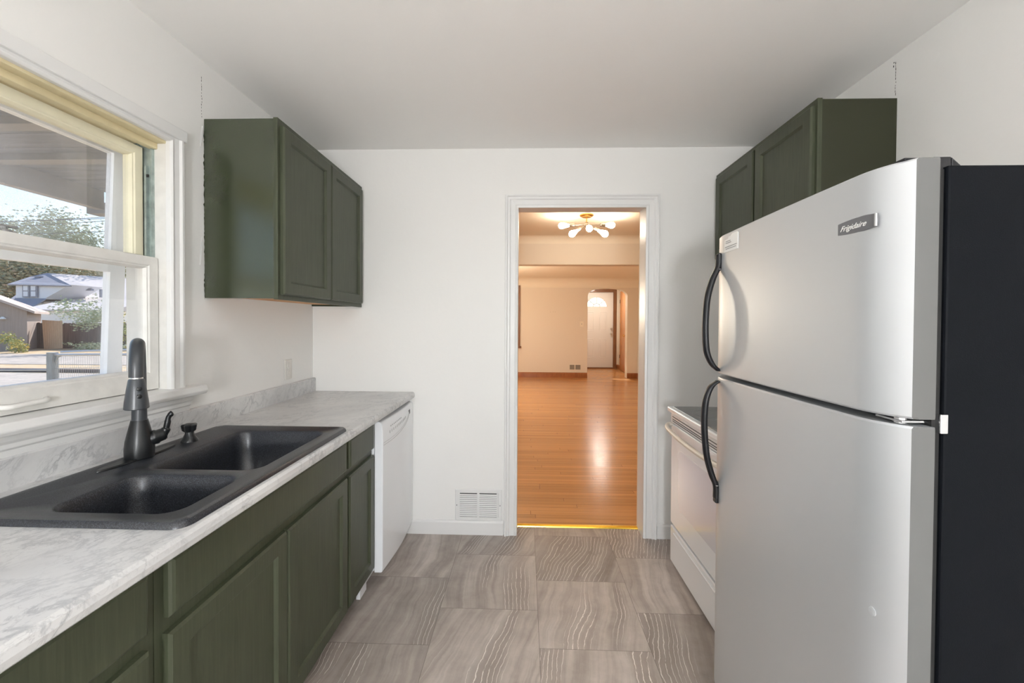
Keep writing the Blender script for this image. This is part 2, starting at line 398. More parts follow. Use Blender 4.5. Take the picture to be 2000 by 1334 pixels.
def tag(o, label, cat, group=None, kind=None):
    o['label'] = label; o['category'] = cat
    if group: o['group'] = group
    if kind: o['kind'] = kind
    return o
def struct(o): o['kind'] = 'structure'; return o
def L(o, s): o['label'] = s; return o
mpL = lambda X: (lambda a, z, h: (X+h, a, z))      # faces +x
mpR = lambda X: (lambda a, z, h: (X-h, a, z))      # faces -x
mpB = lambda Y: (lambda a, z, h: (a, Y-h, z))      # faces -y
mpF = lambda Y: (lambda a, z, h: (a, Y+h, z))      # faces +y

# ================================================================ KITCHEN SHELL
WY0, WY1, WZ0, WZ1 = -2.03, -1.103, 1.085, 2.05     # kitchen window opening
struct(boxes('floor', [(-.02, XR+.02, YREAR-.1, 0.115, -.1, 0)], M['tile']))
struct(boxes('ceiling', [(-.02, XR+.02, YREAR-.1, .0, CEIL, CEIL+.12)], M['ceil']))
wl = struct(boxes('wall_left', [(-.15, 0, YREAR, WY0-.015, 0, CEIL), (-.15, 0, WY1+.015, 0.0, 0, CEIL), (-.15, 0, WY0-.015, WY1+.015, 0, WZ0-.022), (-.15, 0, WY0-.015, WY1+.015, WZ1+.003, CEIL)], M['wall']))
DX0, DX1, DZ = 1.33, 2.13, 2.10
wb = struct(boxes('wall_back', [(-.15, DX0-.012, 0, .12, 0, CEIL), (DX1+.012, XR+.15, 0, .12, 0, CEIL), (DX0-.012, DX1+.012, 0, .12, DZ+.012, CEIL)], M['wall']))
wr = struct(boxes('wall_right', [(XR, XR+.15, YREAR, 0, 0, CEIL)], M['wall']))
# rear wall behind the camera, with an unseen window added to let light in
struct(boxes('wall_rear', [(-.15, .55, YREAR-.15, YREAR, 0, CEIL), (2.35, XR+.15, YREAR-.15, YREAR, 0, CEIL), (.55, 2.35, YREAR-.15, YREAR, 0, .85), (.55, 2.35, YREAR-.15, YREAR, 2.15, CEIL)], M['wall']))
bm = bmesh.new(); rect(mpF(YREAR), .55, 2.35, .85, 2.15, [(0, -.12), (0, .0), (.05, .0), (.05, -.12)], bm, closed=True)
box(bm, 1.42, 1.48, YREAR-.10, YREAR-.04, .9, 2.1)
w3 = struct(fin('added_window_3', bm, M['trim'])); boxes('pane', [(.6, 2.3, YREAR-.075, YREAR-.07, .9, 2.1)], M['clear'], w3)

# dark dashed cracks in the wall paint
def crack(name, parent, pts, wmax, onx, sgn):
    bm = bmesh.new()
    for (y, z0, z1, w) in pts:
        n = max(2, int((z1-z0)/.012)); zz = z0
        for k in range(n):
            za, zb = z0+(z1-z0)*k/n, z0+(z1-z0)*(k+random.uniform(.3, .95))/n
            ww = w*random.uniform(.4, 1); yo = y+random.uniform(-.0015, .0015)
            box(bm, min(onx, onx+sgn*.0006), max(onx, onx+sgn*.0006), yo-ww/2, yo+ww/2, za, zb)
    return L(fin(name, bm, M['dark'], parent), 'thin dark crack in the white paint')
crack('paint_crack', wl, [(-.925, 2.225, 2.40, .0022)], .002, 0, 1)
crack('paint_crack', wr, [(-.895, 2.30, 2.44, .002), (-.885, 2.42, 2.452, .005)], .002, XR, -1)
# torn paint flakes on the left wall beside the upper cabinet
bm = bmesh.new()
for (yc, z0, z1, w) in ((-.935, 2.10, 2.19, .012), (-.94, 1.60, 1.72, .013)):
    n = 9; a = []; b_ = []
    for k in range(n+1):
        t = k/n; ww = w*math.sin(PI*min(1, t*.9+.05))*random.uniform(.7, 1.1)
        z = z0+(z1-z0)*t; y0_ = yc+(.012*t)
        a.append((.0008, y0_-ww/2, z)); b_.append((.0025, y0_+ww/2, z))
    va = [bm.verts.new(p) for p in a]; vb = [bm.verts.new(p) for p in b_]
    for k in range(n): bm.faces.new((va[k], va[k+1], vb[k+1], vb[k]))
L(fin('peeling_paint', bm, M['trim'], wl), 'curled strip of torn white paint')

# baseboards
bp = [(0, 0), (.014, 0), (.014, .078), (.008, .088), (0, .09)]
def baseboard(name, x0, x1, Y, m, prof=bp):
    bm = bmesh.new(); loops(bm, [[(x, Y-p[0], p[1]) for p in prof] for x in (x0, x1)])
    return struct(fin(name, bm, m))
baseboard('baseboard_back', .60, DX0-.087, 0, M['trim']); baseboard('baseboard_right', DX1+.087, XR, 0, M['trim'])

# doorway jamb lining and moulded casing
bm = bmesh.new()
box(bm, DX0-.012, DX0, -.004, .129, 0, DZ); box(bm, DX1, DX1+.012, -.004, .129, 0, DZ); box(bm, DX0, DX1, -.004, .129, DZ, DZ+.012)
cp = [(.004, 0), (.004, .012), (.018, .016), (.024, .012), (.052, .014), (.058, .020), (.070, .020), (.076, .026), (.085, .026), (.087, 0)]
d1 = struct(fin('door_1', bm, M['trim']))
bm = bmesh.new(); casing(bm, mpB(0), DX0, DX1, 0, DZ-.01, [(o-.004, h) for o, h in cp])
fin('casing', bm, M['trim'], d1, .0015)
bm = bmesh.new(); casing(bm, mpF(.128), DX0, DX1, 0, DZ, [(0, 0), (0, .014), (.085, .02), (.085, 0)])
fin('casing', bm, M['beigec'], d1)
# brass threshold strip
bm = bmesh.new(); loops(bm, [[(x, .105, 0.0), (x, .108, .008), (x, .125, .011), (x, .142, .008), (x, .145, .0)] for x in (DX0+.001, DX1-.001)])
tag(fin('threshold_strip', bm, M['gold'], bevel=.001), 'shiny gold metal threshold strip across the doorway floor', 'threshold strip')

# ================================================================ KITCHEN WINDOW (left wall)
bm = bmesh.new()
P = mpL(0)
# side casing (far side), near side and head
cw = [(.022, 0), (.022, .018), (.030, .024), (.040, .020), (.060, .022), (.068, .028), (.078, .028), (.08, 0)]
casing(bm, P, WY0-.0+0, WY1+0, WZ0, WZ1, [(o-.024, h) for o, h in cw])
w1 = struct(fin('window_1', bm, M['trim'], bevel=.0015))
bm = bmesh.new(); box(bm, 0, .030, WY0-.07, WY1+.07, WZ1+.018, WZ1+.062)
fin('head_casing', bm, M['trim'], w1, .004)
# reveal: jambs, head, sill
boxes('jamb', [(-.16, .002, WY1, WY1+.015, WZ0, WZ1), (-.16, .002, WY0-.015, WY0, WZ0, WZ1)], M['oldtrim'], w1)
L(boxes('head_jamb', [(-.16, .002, WY0, WY1, WZ1-.012, WZ1+.003)], M['cream'], w1, .002), 'yellowed cream head of the window frame')
L(boxes('parting_stop', [(-.062, -.032, WY0, WY1, WZ1-.034, WZ1-.010)], M['cream'], w1, .003), 'yellowed cream stop strip')
L(boxes('sash_track', [(-.135, -.045, WY1-.006, WY1, 1.58, WZ1-.012), (-.100, -.094, WY1-.016, WY1-.005, 1.58, WZ1-.012), (-.068, -.060, WY1-.020, WY1-.005, 1.58, WZ1-.10), (-.050, -.046, WY1-.012, WY1, 1.1, WZ1-.012)], M['galv'], w1), 'grey green metal sash track')
boxes('track_screw', [(-.058, -.050, WY1-.022, WY1-.017, 1.905, 1.915)], M['dark'], w1)
bm = bmesh.new(); loops(bm, [[(-.16, y, WZ0-.02), (.052, y, WZ0-.02-.003), (.058, y, WZ0-.010), (.052, y, WZ0+.012), (-.16, y, WZ0+.02)] for y in (WY0-.13, WY1+.135)])
fin('stool', bm, M['trim'], w1, .003)
bm = bmesh.new()
ap = [(0, .975), (.016, .975), (.020, .990), (.016, .996), (.018, 1.018), (.024, 1.024), (.024, 1.036), (.030, 1.044), (.034, 1.062), (0, 1.062)]
loops(bm, [[(h, y, z) for h, z in ap] for y in (WY0-.09, WY1+.088)]); fin('apron', bm, M['trim'], w1, .001)
def sash(name, a0, a1, z0, z1, X, sw, rw_t, rw_b, m, parent, th=.034):
    """sash with moulded inner edge, glass set back"""
    bm = bmesh.new()
    def rr(il, ir, ib, it, h): return [(X+h, a0+il, z0+ib), (X+h, a1-ir, z0+ib), (X+h, a1-ir, z1-it), (X+h, a0+il, z1-it)]
    loops(bm, [rr(0,0,0,0,-th), rr(0,0,0,0,0), rr(sw,sw,rw_b,rw_t,0), rr(sw+.004,sw+.004,rw_b+.004,rw_t+.004,-.004), rr(sw+.008,sw+.008,rw_b+.008,rw_t+.008,-.004),
               rr(sw+.014,sw+.014,rw_b+.014,rw_t+.014,-.014), rr(sw+.014,sw+.014,rw_b+.014,rw_t+.014,-th)], closed=True)
    o = fin(name, bm, m, parent)
    boxes('pane', [(X-.022, X-.019, a0+sw+.01, a1-sw-.01, z0+rw_b+.01, z1-rw_t-.01)], M['glass'], o)
    return o
ls = sash('lower_sash', WY0+.004, WY1-.004, WZ0+.018, 1.600, -.030, .036, .030, .062, M['oldtrim'], w1)
us = L(sash('upper_sash', WY0+.004, WY1-.018, 1.565, WZ1-.034, -.075, .030, .028, .03, M['cream2'], w1), 'yellowed cream upper sash')
boxes('meeting_rail', [(-.075, -.032, WY0+.006, WY1-.006, 1.583, 1.603)], M['oldtrim'], ls, .002)
# sash lock and finger pull
bm = bmesh.new(); lathe(bm, [(.018, 0), (.018, .006), (.010, .008), (.009, .016), (0, .017)], (-.050, -1.567, 1.602), n=16)
box(bm, -.056, -.044, -1.590, -1.535, 1.617, 1.623); box(bm, -.070, -.036, -1.595, -1.545, 1.602, 1.607)
L(fin('sash_lock', bm, M['grey'], ls, .002), 'dull metal sash lock')
bm = bmesh.new(); tube(bm, catmull([(-.030, -1.60, 1.127), (-.012, -1.585, 1.126), (-.010, -1.54, 1.128), (-.012, -1.50, 1.130), (-.030, -1.485, 1.131)], 5), .0075, 10)
fin('sash_pull', bm, M['oldtrim'], ls, smooth=True)
# storm window outside, hinged at the top and pushed out at the bottom
st = thing('storm_window', 'white wooden storm window hung outside the sash, pushed out at its foot', 'storm window', (-.16, -1.55, 2.03))
bm = bmesh.new()
SA0, SA1, SZ0, SZ1 = WY0+.03, -1.080, 1.08, 2.04
def sm(a, z, h): return (-.166-(SZ1-z)*.042+h, a, z)
stl = .058
def rr(a, b, c, d, h): return [sm(a, c, h), sm(b, c, h), sm(b, d, h), sm(a, d, h)]
loops(bm, [rr(SA0, SA1, SZ0, SZ1, -.028), rr(SA0, SA1, SZ0, SZ1, 0), rr(SA0+stl, SA1-stl, SZ0+.08, SZ1-.05, 0), rr(SA0+stl, SA1-stl, SZ0+.08, SZ1-.05, -.028)], closed=True)
V = [sm(SA0+stl, 1.545, 0), sm(SA1-stl, 1.545, 0), sm(SA1-stl, 1.59, 0), sm(SA0+stl, 1.59, 0)]
V2 = [(x-.026, y, z) for x, y, z in V]; loops(bm, [V2, V])
fin('frame', bm, M['storm'], st)
for a, b, m_ in ((1.59, SZ1-.05, 'dusty'), (SZ0+.08, 1.545, 'glass')):
    bm = bmesh.new(); q = [sm(SA0+stl, a, -.012), sm(SA1-stl, a, -.012), sm(SA1-stl, b, -.012), sm(SA0+stl, b, -.012)]
    loops(bm, [q, [(x-.003, y, z) for x, y, z in q]]); fin('pane', bm, M[m_], st)

# ================================================================ COUNTER, SINK, FAUCET
CY0, CY1 = -2.78, -.003
SX0, SX1, SY0, SY1 = .095, .648, -1.803, -.957       # sink rim
hx0, hx1, hy0, hy1 = SX0+.02, SX1-.02, SY0+.02, SY1-.02
bm = bmesh.new()
fp = [(hx1, .876), (.660, .876), (.667, .882), (.669, .895), (.666, .907), (.659, .914), (hx1, .914)]
loops(bm, [[(x, y, z) for x, z in fp] for y in (CY0, CY1)])
box(bm, .0205, hx1, CY0, hy0, .876, .914); box(bm, .0205, hx1, hy1, CY1, .876, .914); box(bm, .0205, hx0, hy0, hy1, .876, .914)
ct = tag(fin('countertop', bm, M['marble'], bevel=0), 'long white laminate countertop with grey marble veins under the window', 'countertop')
bm = bmesh.new(); loops(bm, [[(.001, y, .876), (.021, y, .876), (.021, y, .996), (.017, y, 1.001), (.001, y, 1.001)] for y in (CY0, CY1)])
fin('backsplash', bm, M['marble'], ct, .001)

sk = thing('kitchen_sink', 'black composite double bowl sink set into the marbled countertop', 'sink', (SX0, -1.38, .914))
bm = bmesh.new()
ZD = .924
outer = [rrect(SX0+i, SX1-i, SY0+i, SY1-i, max(.035-i*.5, .01), z) for i, z in ((0, .9145), (.002, .923), (.007, .9275), (.022, .9275), (.030, ZD))]
LO = loops(bm, outer, cap0=False, cap1=False)
bowls = [(.235, .592, -1.470, -1.022), (.265, .585, -1.752, -1.508)]
holes = []
for (x0, x1, y0, y1) in bowls:
    rg = [rrect(x0+i, x1-i, y0+i, y1-i, max(r, .02), z) for i, z, r in ((0, ZD, .05), (.004, ZD-.003, .048), (.008, ZD-.012, .046), (.014, ZD-.06, .046), (.026, .765, .05), (.040, .742, .05), (.075, .735, .05), (.14, .733, .03))]
    holes.append(loops(bm, rg, cap0=False, cap1=True)[0])
ed = []
for ring in [LO[-1]]+holes:
    for i in range(len(ring)):
        e = bm.edges.get((ring[i], ring[(i+1) % len(ring)]))
        ed.append(e)
bmesh.ops.triangle_fill(bm, use_beauty=True, edges=ed, normal=(0, 0, 1))
fin('basin', bm, M['sink'], sk, smooth=True, fix=True)
for (x0, x1, y0, y1) in bowls:
    bm = bmesh.new(); lathe(bm, [(.045, 0), (.045, .003), (.036, .004), (.030, -.004), (.0, -.004)], ((x0+x1)/2, (y0+y1)/2, .7335))
    L(fin('drain', bm, M['faucet'], sk, smooth=True), 'black drain ring')

FX, FY = .148, -1.375
fc = thing('kitchen_faucet', 'tall matte black pull-down faucet standing behind the sink', 'faucet', (FX, FY, ZD))
bm = bmesh.new()
loops(bm, [[(FX+(r1)*math.cos(t)*.9, FY+.135*k*math.sin(t), z) for t in [2*PI*i/40 for i in range(40)]] for r1, k, z in ((.026, 1, ZD), (.026, 1, ZD+.003), (.022, .98, ZD+.006))])
fin('deck_plate', bm, M['faucet'], fc, smooth=True)
bm = bmesh.new(); lathe(bm, [(.037, .003), (.038, .006), (.0385, .03), (.036, .055), (.031, .08), (.0255, .105), (.0225, .118), (.0215, .122)], (FX, FY, ZD)); fin('body', bm, M['faucet'], fc, smooth=True)
dx, dy = .66, -.75
AR = .078; ZA = 1.214
arc = [(FX, FY, 1.04), (FX, FY, 1.12), (FX, FY, ZA-.02)] + [(FX+dx*AR*(1-math.cos(t)), FY+dy*AR*(1-math.cos(t)), ZA+AR*math.sin(t)) for t in [PI*i/16 for i in range(17)]]
ex, ey = FX+dx*2*AR, FY+dy*2*AR
arc.append((ex, ey, 1.198))
bm = bmesh.new(); tube(bm, arc, [.020, .0185]+[.018]*2+[.0175]*(len(arc)-4), 20); L(fin('spout', bm, M['faucetg'], fc, smooth=True), 'dark grey curved spout')
bm = bmesh.new(); lathe(bm, [(.0150, 0), (.0160, .003), (.0150, .006)], (ex, ey, 1.192)); L(fin('joint_ring', bm, M['chrome'], fc, smooth=True), 'thin bright joint ring')
bm = bmesh.new(); lathe(bm, [(.017, 0), (.019, -.004), (.023, -.03), (.0275, -.065), (.029, -.085), (.027, -.087), (.020, -.084), (.0, -.084)], (ex, ey, 1.193))
sh = fin('spray_head', bm, M['faucetg'], fc, smooth=True)
cdir = Vector((CX-ex, -CD-ey, 0)).normalized(); side = Vector((-cdir.y, cdir.x, 0))
bd = (cdir+side*-.25*-1).normalized()
for zz in (1.166, 1.144):
    bm = bmesh.new(); lathe(bm, [(.0062, 0), (.0062, .004), (.004, .0055), (0, .0055)], (ex+bd.x*.0235, ey+bd.y*.0235, zz), (bd.x, bd.y, .12), n=14); fin('button', bm, M['faucet'], sh, smooth=True)
bm = bmesh.new()
hd = Vector((.70, .62, .30)).normalized(); hp = Vector((FX, FY, ZD+.048))
lathe(bm, [(.0225, .01), (.0225, .036), (.0235, .038), (.0235, .044), (.0205, .048), (.020, .062), (.015, .068), (0, .069)], hp, hd)
fin('valve', bm, M['faucet'], fc, smooth=True)
bm = bmesh.new(); e0 = hp+hd*.055
tube(bm, catmull([e0+Vector((0, 0, -.004)), e0+Vector((.008, .008, .014)), e0+Vector((.012, .011, .034)), e0+Vector((.014, .013, .054)), e0+Vector((.020, .018, .066)), e0+Vector((.023, .020, .069))], 5), [.015]*3+[.013]*4+[.009]*6+[.0075]*5+[.0085]*5+[.008, .007, .003], 14)
fin('lever', bm, M['faucet'], fc, smooth=True)

sp = thing('soap_dispenser', 'small black knobbed dispenser on the sink deck beside the faucet', 'soap dispenser', (.155, -1.185, ZD))
bm = bmesh.new(); lathe(bm, [(.027, 0), (.027, .003), (.020, .014), (.014, .028), (.013, .036)], (.155, -1.185, ZD)); fin('base', bm, M['faucet'], sp, smooth=True)
bm = bmesh.new()
loops(bm, [[(.155+r*(1+.13*math.cos(5*t))*math.cos(t), -1.185+r*(1+.13*math.cos(5*t))*math.sin(t), ZD+z) for t in [2*PI*i/50 for i in range(50)]] for r, z in ((.013, .034), (.020, .040), (.023, .058), (.020, .062), (.006, .063))])
fin('knob', bm, M['faucet'], sp, smooth=True)

# ================================================================ CABINETS
def shaker(mp, a0, a1, z0, z1, name, parent, th=.019, fw=.055, m=None):
    bm = bmesh.new()
    rect(mp, a0, a1, z0, z1, [(0, 0), (0, th-.006), (.006, th), (fw-.003, th), (fw, th-.003), (fw+.006, th-.010), (fw+.007, th-.010)], bm)
    return fin(name, bm, m or M['green'], parent)
def slab(mp, a0, a1, z0, z1, name, parent, th=.019, m=None):
    bm = bmesh.new(); rect(mp, a0, a1, z0, z1, [(0, 0), (0, th-.008), (.004, th-.003), (.010, th)], bm)
    return fin(name, bm, m or M['green'], parent)
FF = .601
def base_cab(label, y0, y1, drawers, doors, kick=True):
    t = thing('base_cabinet', label, 'cabinet', ((FF)/2, (y0+y1)/2, 0), 'green base cabinets')
    boxes('carcass', [(.02, FF-.02, y0, y0+.016, .1, .874), (.02, FF-.02, y1-.016, y1, .1, .874), (.02, FF-.02, y0+.016, y1-.016, .1, .116), (.02, .03, y0+.016, y1-.016, .116, .874)], M['rawwood'], t)
    bm = bmesh.new(); ys = sorted(set([y0, y1]))
    # face frame, stiles and rails
    box(bm, FF-.02, FF, y0, y0+.03, .1, .875); box(bm, FF-.02, FF, y1-.03, y1, .1, .875)
    box(bm, FF-.02, FF, y0+.03, y1-.03, .845-.015, .875); box(bm, FF-.02, FF, y0+.03, y1-.03, .1, .14); box(bm, FF-.02, FF, y0+.03, y1-.03, .675, .735)
    for a, b in zip(doors, doors[1:]): box(bm, FF-.02, FF, (a[1]+b[0])/2-.02, (a[1]+b[0])/2+.02, .14, .675)
    fin('face_frame', bm, M['green'], t)
    boxes('toe_kick', [(.53, .545, y0, y1, 0, .1)], M['greendark'], t)
    for a, b, n in drawers: slab(mpL(FF), a, b, .722, .852, n, t)
    for a, b in doors: shaker(mpL(FF), a, b, .113, .690, 'door', t)
    return t
base_cab('green base cabinet at the near end of the counter, front corner cut by the photo', -2.76, -1.823, [(-2.74, -2.30, 'drawer'), (-2.28, -1.848, 'drawer')], [(-2.74, -2.30), (-2.28, -1.848)])
base_cab('wide green base cabinet with two doors under the black sink', -1.821, -.894, [(-1.798, -.908, 'false_front')], [(-1.802, -1.358), (-1.352, -.902)])
bc = base_cab('narrow green base cabinet with one door beside the white dishwasher', -.892, -.578, [(-.880, -.588, 'drawer')], [(-.882, -.584)])
L(boxes('kick_strip', [(.556, .575, -.66, -.579, 0, .085)], M['wht'], bc), 'white strip at the foot')

def wall_cab(label, x0, x1, y0, y1, z0, z1, side, doors, dz, mside, under):
    t = thing('wall_cabinet', label, 'cabinet', ((x0+x1)/2, (y0+y1)/2, z0), 'green wall cabinets')
    fx = x1 if side > 0 else x0
    a, b = (x0, x1-.019) if side > 0 else (x0+.019, x1)
    boxes('side_panel', [(a, b, y0, y0+.014, z0, z1)], mside, t, .001)
    boxes('side_panel', [(a, b, y1-.014, y1, z0, z1)], mside, t)
    boxes('top_panel', [(a, b, y0+.014, y1-.014, z1-.018, z1-.002)], M['greendark'], t)
    L(boxes('bottom_panel', [(a+.0, b, y0+.014, y1-.014, z0+.012, z0+.028)], under, t), 'bare orange wood underside')
    bm = bmesh.new(); f0, f1 = (x1-.019, x1) if side > 0 else (x0, x0+.019)
    box(bm, f0, f1, y0-.002, y0+.04, z0-.004, z1+.004); box(bm, f0, f1, y1-.04, y1, z0-.004, z1+.004)
    box(bm, f0, f1, y0+.04, y1-.04, z1-.035, z1+.004); box(bm, f0, f1, y0+.04, y1-.04, z0-.004, z0+.035)
    box(bm, f0, f1, (y0+y1)/2-.02, (y0+y1)/2+.02, z0+.035, z1-.035)
    fin('face_frame', bm, M['green'], t, .001)
    for d0, d1 in doors: shaker((mpL if side > 0 else mpR)(fx), d0, d1, dz[0], dz[1], 'door', t)
    return t
wc = wall_cab('green two-door wall cabinet above the counter, left of the doorway', .001, .322, -.914, -.001, 1.4606, 2.224, 1, [(-.898, -.462), (-.456, -.030)], (1.478, 2.200), M['greenside'], M['rawwood'])
# ragged paint line where cabinet meets the wall
bm = bmesh.new(); prev = None
for k in range(90):
    z = 1.455+.72*k/89; w = random.choice([0, .001, .002, .003, .004, .006])*random.random()
    cur = (bm.verts.new((.0012, -.914-w, z)), bm.verts.new((.0012, -.9135, z)))
    if prev: bm.faces.new((prev[0], prev[1], cur[1], cur[0]))
    prev = cur
L(fin('paint_edge', bm, M['greendark'], wc), 'ragged green paint line on the wall')
wall_cab('green two-door wall cabinet high above the stove, behind the refrigerator top', XR-.318, XR-.001, -.905, -.001, 1.74, 2.2845, -1, [(-.895, -.470), (-.452, -.030)], (1.76, 2.262), M['greendark'], M['rawwood'])

# ================================================================ DISHWASHER
dw = thing('dishwasher', 'white dishwasher with bowed door between green cabinet and back wall', 'dishwasher', (.35, -.29, 0))
boxes('tub', [(.05, .612, -.572, -.006, .09, .866)], M['wht'], dw, .002)
boxes('kick_plate', [(.50, .555, -.572, -.006, 0, .088)], M['wht'], dw)
bm = bmesh.new(); n = 16; rg = []
Ya, Yb = -.575, -.004
def dwx(y): t = (y-Ya)/(Yb-Ya); return .657+.017*math.sin(PI*t)
zz = [(.083, .010), (.087, .002), (.11, 0), (.80, 0), (.840, .004), (.853, .012), (.856, .022)]
for z, ins in zz:
    ring = [(.614, Ya, z)]+[(dwx(Ya+(Yb-Ya)*k/n)-ins, Ya+(Yb-Ya)*k/n, z) for k in range(n+1)]+[(.614, Yb, z)]
    rg.append(ring)
loops(bm, rg); dd = fin('door', bm, M['wht'], dw, smooth=True, bevel=.003)
bm = bmesh.new()
for dzz, r in ((0, .0010), (-.012, .0012)):
    pts = []
    for k in range(25):
        t = k/24; y = Ya+.012+(.44)*t; z = .842-.012+dzz-.085*math.sqrt(max(0, 1-(t*1.12-.12)**2)) if t > .107 else .842-.012+dzz-.085
        pts.append((dwx(y)+.0003, y, z))
    tube(bm, pts, r, 6)
L(fin('control_outline', bm, M['lgrey'], dd), 'curved grey line round the control panel')
bm = bmesh.new()
for k in range(11):
    y = Ya+.085+k*.026; box(bm, dwx(y)-.001, dwx(y)+.0012, y, y+.010, .776+k*.0016, .790+k*.0016)
L(fin('button_row', bm, M['lgrey'], dd), 'row of small grey buttons')
bm = bmesh.new()
for k in range(8):
    y = Ya+.10+k*.022; box(bm, dwx(y)-.001, dwx(y)+.001, y, y+.010, .808+k*.001, .814+k*.001)
L(fin('button_row', bm, M['lgrey'], dd), 'upper row of small grey marks')
L(boxes('display', [(dwx(-.13)-.002, dwx(-.13)+.001, -.138, -.112, .800, .824)], M['slot'], dd), 'small dark display')

# ================================================================ REFRIGERATOR
FY0, FY1 = -1.887, -1.130
fr = thing('refrigerator', 'stainless top-freezer refrigerator with black sides, facing the sink', 'refrigerator', (2.5, (FY0+FY1)/2, 0))
boxes('cabinet', [(2.135, 2.862, FY0, FY1, .03, 1.650)], M['blk'], fr, .004)
boxes('gasket', [(2.121, 2.1355, FY0+.008, FY1-.008, .08, 1.645)], M['gloom'], fr)
boxes('foot_grille', [(2.11, 2.16, FY0+.01, FY1-.01, .01, .085)], M['blkp'], fr, .003)
def fdoor(name, z0, z1):
    yc = (FY0+FY1)/2; hw = (FY1-FY0)/2
    half = [(1.0, 2.1205), (1.0, 2.089)]+[(t, 2.0455+.0375*((t-.74)/.26)**2.2) for t in (.994, .97, .945, .92, .89, .86, .83, .80, .77)]+[(.72, 2.0452), (.6, 2.0442), (.4, 2.0428), (.2, 2.042), (.05, 2.0415)]
    plan = [(yc-hw*t, x) for t, x in half]+[(yc+hw*t, x) for t, x in half[::-1]]
    bm = bmesh.new()
    rings = [[(x+(i if x < 2.11 else 0), yc+(y-yc)*(1-i*.6), z) for y, x in plan] for z, i in ((z0, .004), (z0+.004, 0), (z1-.004, 0), (z1, .004))]
    loops(bm, rings); o = fin(name, bm, M['steel'], fr, smooth=True)
    me = o.data; me.materials.append(M['steelside'])
    w = org(fr)
    for p in me.polygons:
        if abs(p.center.y+w.y-FY0) < .002 or abs(p.center.y+w.y-FY1) < .002: p.material_index = 1
    me.set_sharp_from_angle(angle=R(20))
    return o
fu_ = L(fdoor('freezer_door', 1.190, 1.664), 'upper freezer door'); fl_ = fdoor('fridge_door', .10, 1.176)
boxes('divider', [(2.128, 2.137, FY0+.01, FY1-.01, 1.172, 1.194)], M['blkp'], fr)
bm = bmesh.new(); lathe(bm, [(.010, 0), (.010, .013)], (2.085, FY0+.030, 1.1765), n=14); box(bm, 2.075, 2.14, FY0+.015, FY0+.075, 1.180, 1.185)
box(bm, 2.128, 2.142, FY0-.002, FY0+.03, 1.165, 1.200)
L(fin('middle_hinge', bm, M['chrome'], fr, .0015), 'bright metal hinge between the doors')
bm = bmesh.new(); box(bm, 2.070, 2.13, FY0+.014, FY0+.07, 1.664, 1.669); box(bm, 2.118, 2.150, FY0+.01, FY0+.08, 1.640, 1.669); loops(bm, [[(2.150, y, 1.645), (2.176, y, 1.645), (2.150, y, 1.669)] for y in (FY0+.01, FY0+.06)])
L(fin('top_hinge_cover', bm, M['blkp'], fr, .004), 'black top hinge cover')
def fhandle(pts, door, ends):
    bm = bmesh.new(); c = catmull(pts, 6); c2 = []
    loops(bm, [[(p.x+.0105*math.cos(t), p.y+.0130*math.sin(t), p.z) if True else 0 for t in [2*PI*k/16 for k in range(16)]] for p in c])
    h = fin('handle', bm, M['blkp'], door, smooth=True)
    bm = bmesh.new()
    for z0, z1 in ends: box(bm, 2.036, 2.0485, -1.212, -1.188, z0, z1)
    fin('handle_cap', bm, M['blkp'], h, .004)
    return h
HY = -1.20
fhandle([(2.043, HY, 1.60), (2.041, HY, 1.56), (2.022, HY, 1.515), (2.006, HY, 1.455), (2.000, HY, 1.39), (2.000, HY, 1.32), (2.006, HY, 1.262), (2.024, HY, 1.222), (2.048, HY, 1.199)], fu_, [(1.545, 1.605)])
fhandle([(2.048, HY, 1.166), (2.022, HY, 1.145), (2.006, HY, 1.105), (2.000, HY, 1.05), (2.001, HY, .98), (2.010, HY, .90), (2.028, HY, .835), (2.042, HY, .800), (2.043, HY, .76)], fl_, [(.742, .805)])
for z in (1.548, .803):
    bm = bmesh.new(); lathe(bm, [(.0130, 0), (.0137, .001), (.0130, .0022)], (2.041, HY, z), n=16, sx=.7)
    L(fin('handle_band', bm, M['chrome'], fr, smooth=True), 'thin bright band at the handle end')
# badge with script lettering, and sticker
bx = 2.0467
bm = bmesh.new(); rg_ = []
for h, i in ((0, 0), (.002, 0), (.003, .0015)):
    pts = []
    for k in range(9):
        t = k/8; pts.append((bx+.004*t*0-h+(t*.0035), -1.752-(.089)*t if False else -1.748-.094*t, 1.5755+.004*math.sin(PI*t)-.000-i))
    for k in range(9):
        t = 1-k/8; pts.append((bx-h+(t*.0035), -1.748-.094*t, 1.551-.004*math.sin(PI*t)+i))
    rg_.append(pts)
loops(bm, rg_); bdg = fin('brand_badge', bm, M['badge'], fu_); L(bdg, 'small grey name plate')
L(boxes('badge_bar', [(bx-.0025, bx+.001, -1.843, -1.840, 1.551, 1.5755)], M['chrome'], bdg), 'bright bar at the badge end')
tcv = bpy.data.curves.new('txt', 'FONT'); tcv.body = 'Frigidaire'; tcv.size = .0165; tcv.shear = .55; tcv.space_character = 1.02
tcv.extrude = .0003
to = bpy.data.objects.new('txt', tcv); COL.objects.link(to); bpy.context.view_layer.update()
me = bpy.data.meshes.new_from_object(to.evaluated_get(bpy.context.evaluated_depsgraph_get()))
bpy.data.objects.remove(to); me.materials.clear(); me.materials.append(M['paper'])
lt = bpy.data.objects.new('badge_lettering', me); COL.objects.link(lt); lt.parent = bdg; L(lt, 'white script lettering')
for v in me.vertices:
    x, y, z = v.co; v.co = Vector((bx-.0036-z+.0035*((x+.005)/.094), -1.754-x, 1.5575+y*.95+.02*x*.02))-org(fr)
bm = bmesh.new()
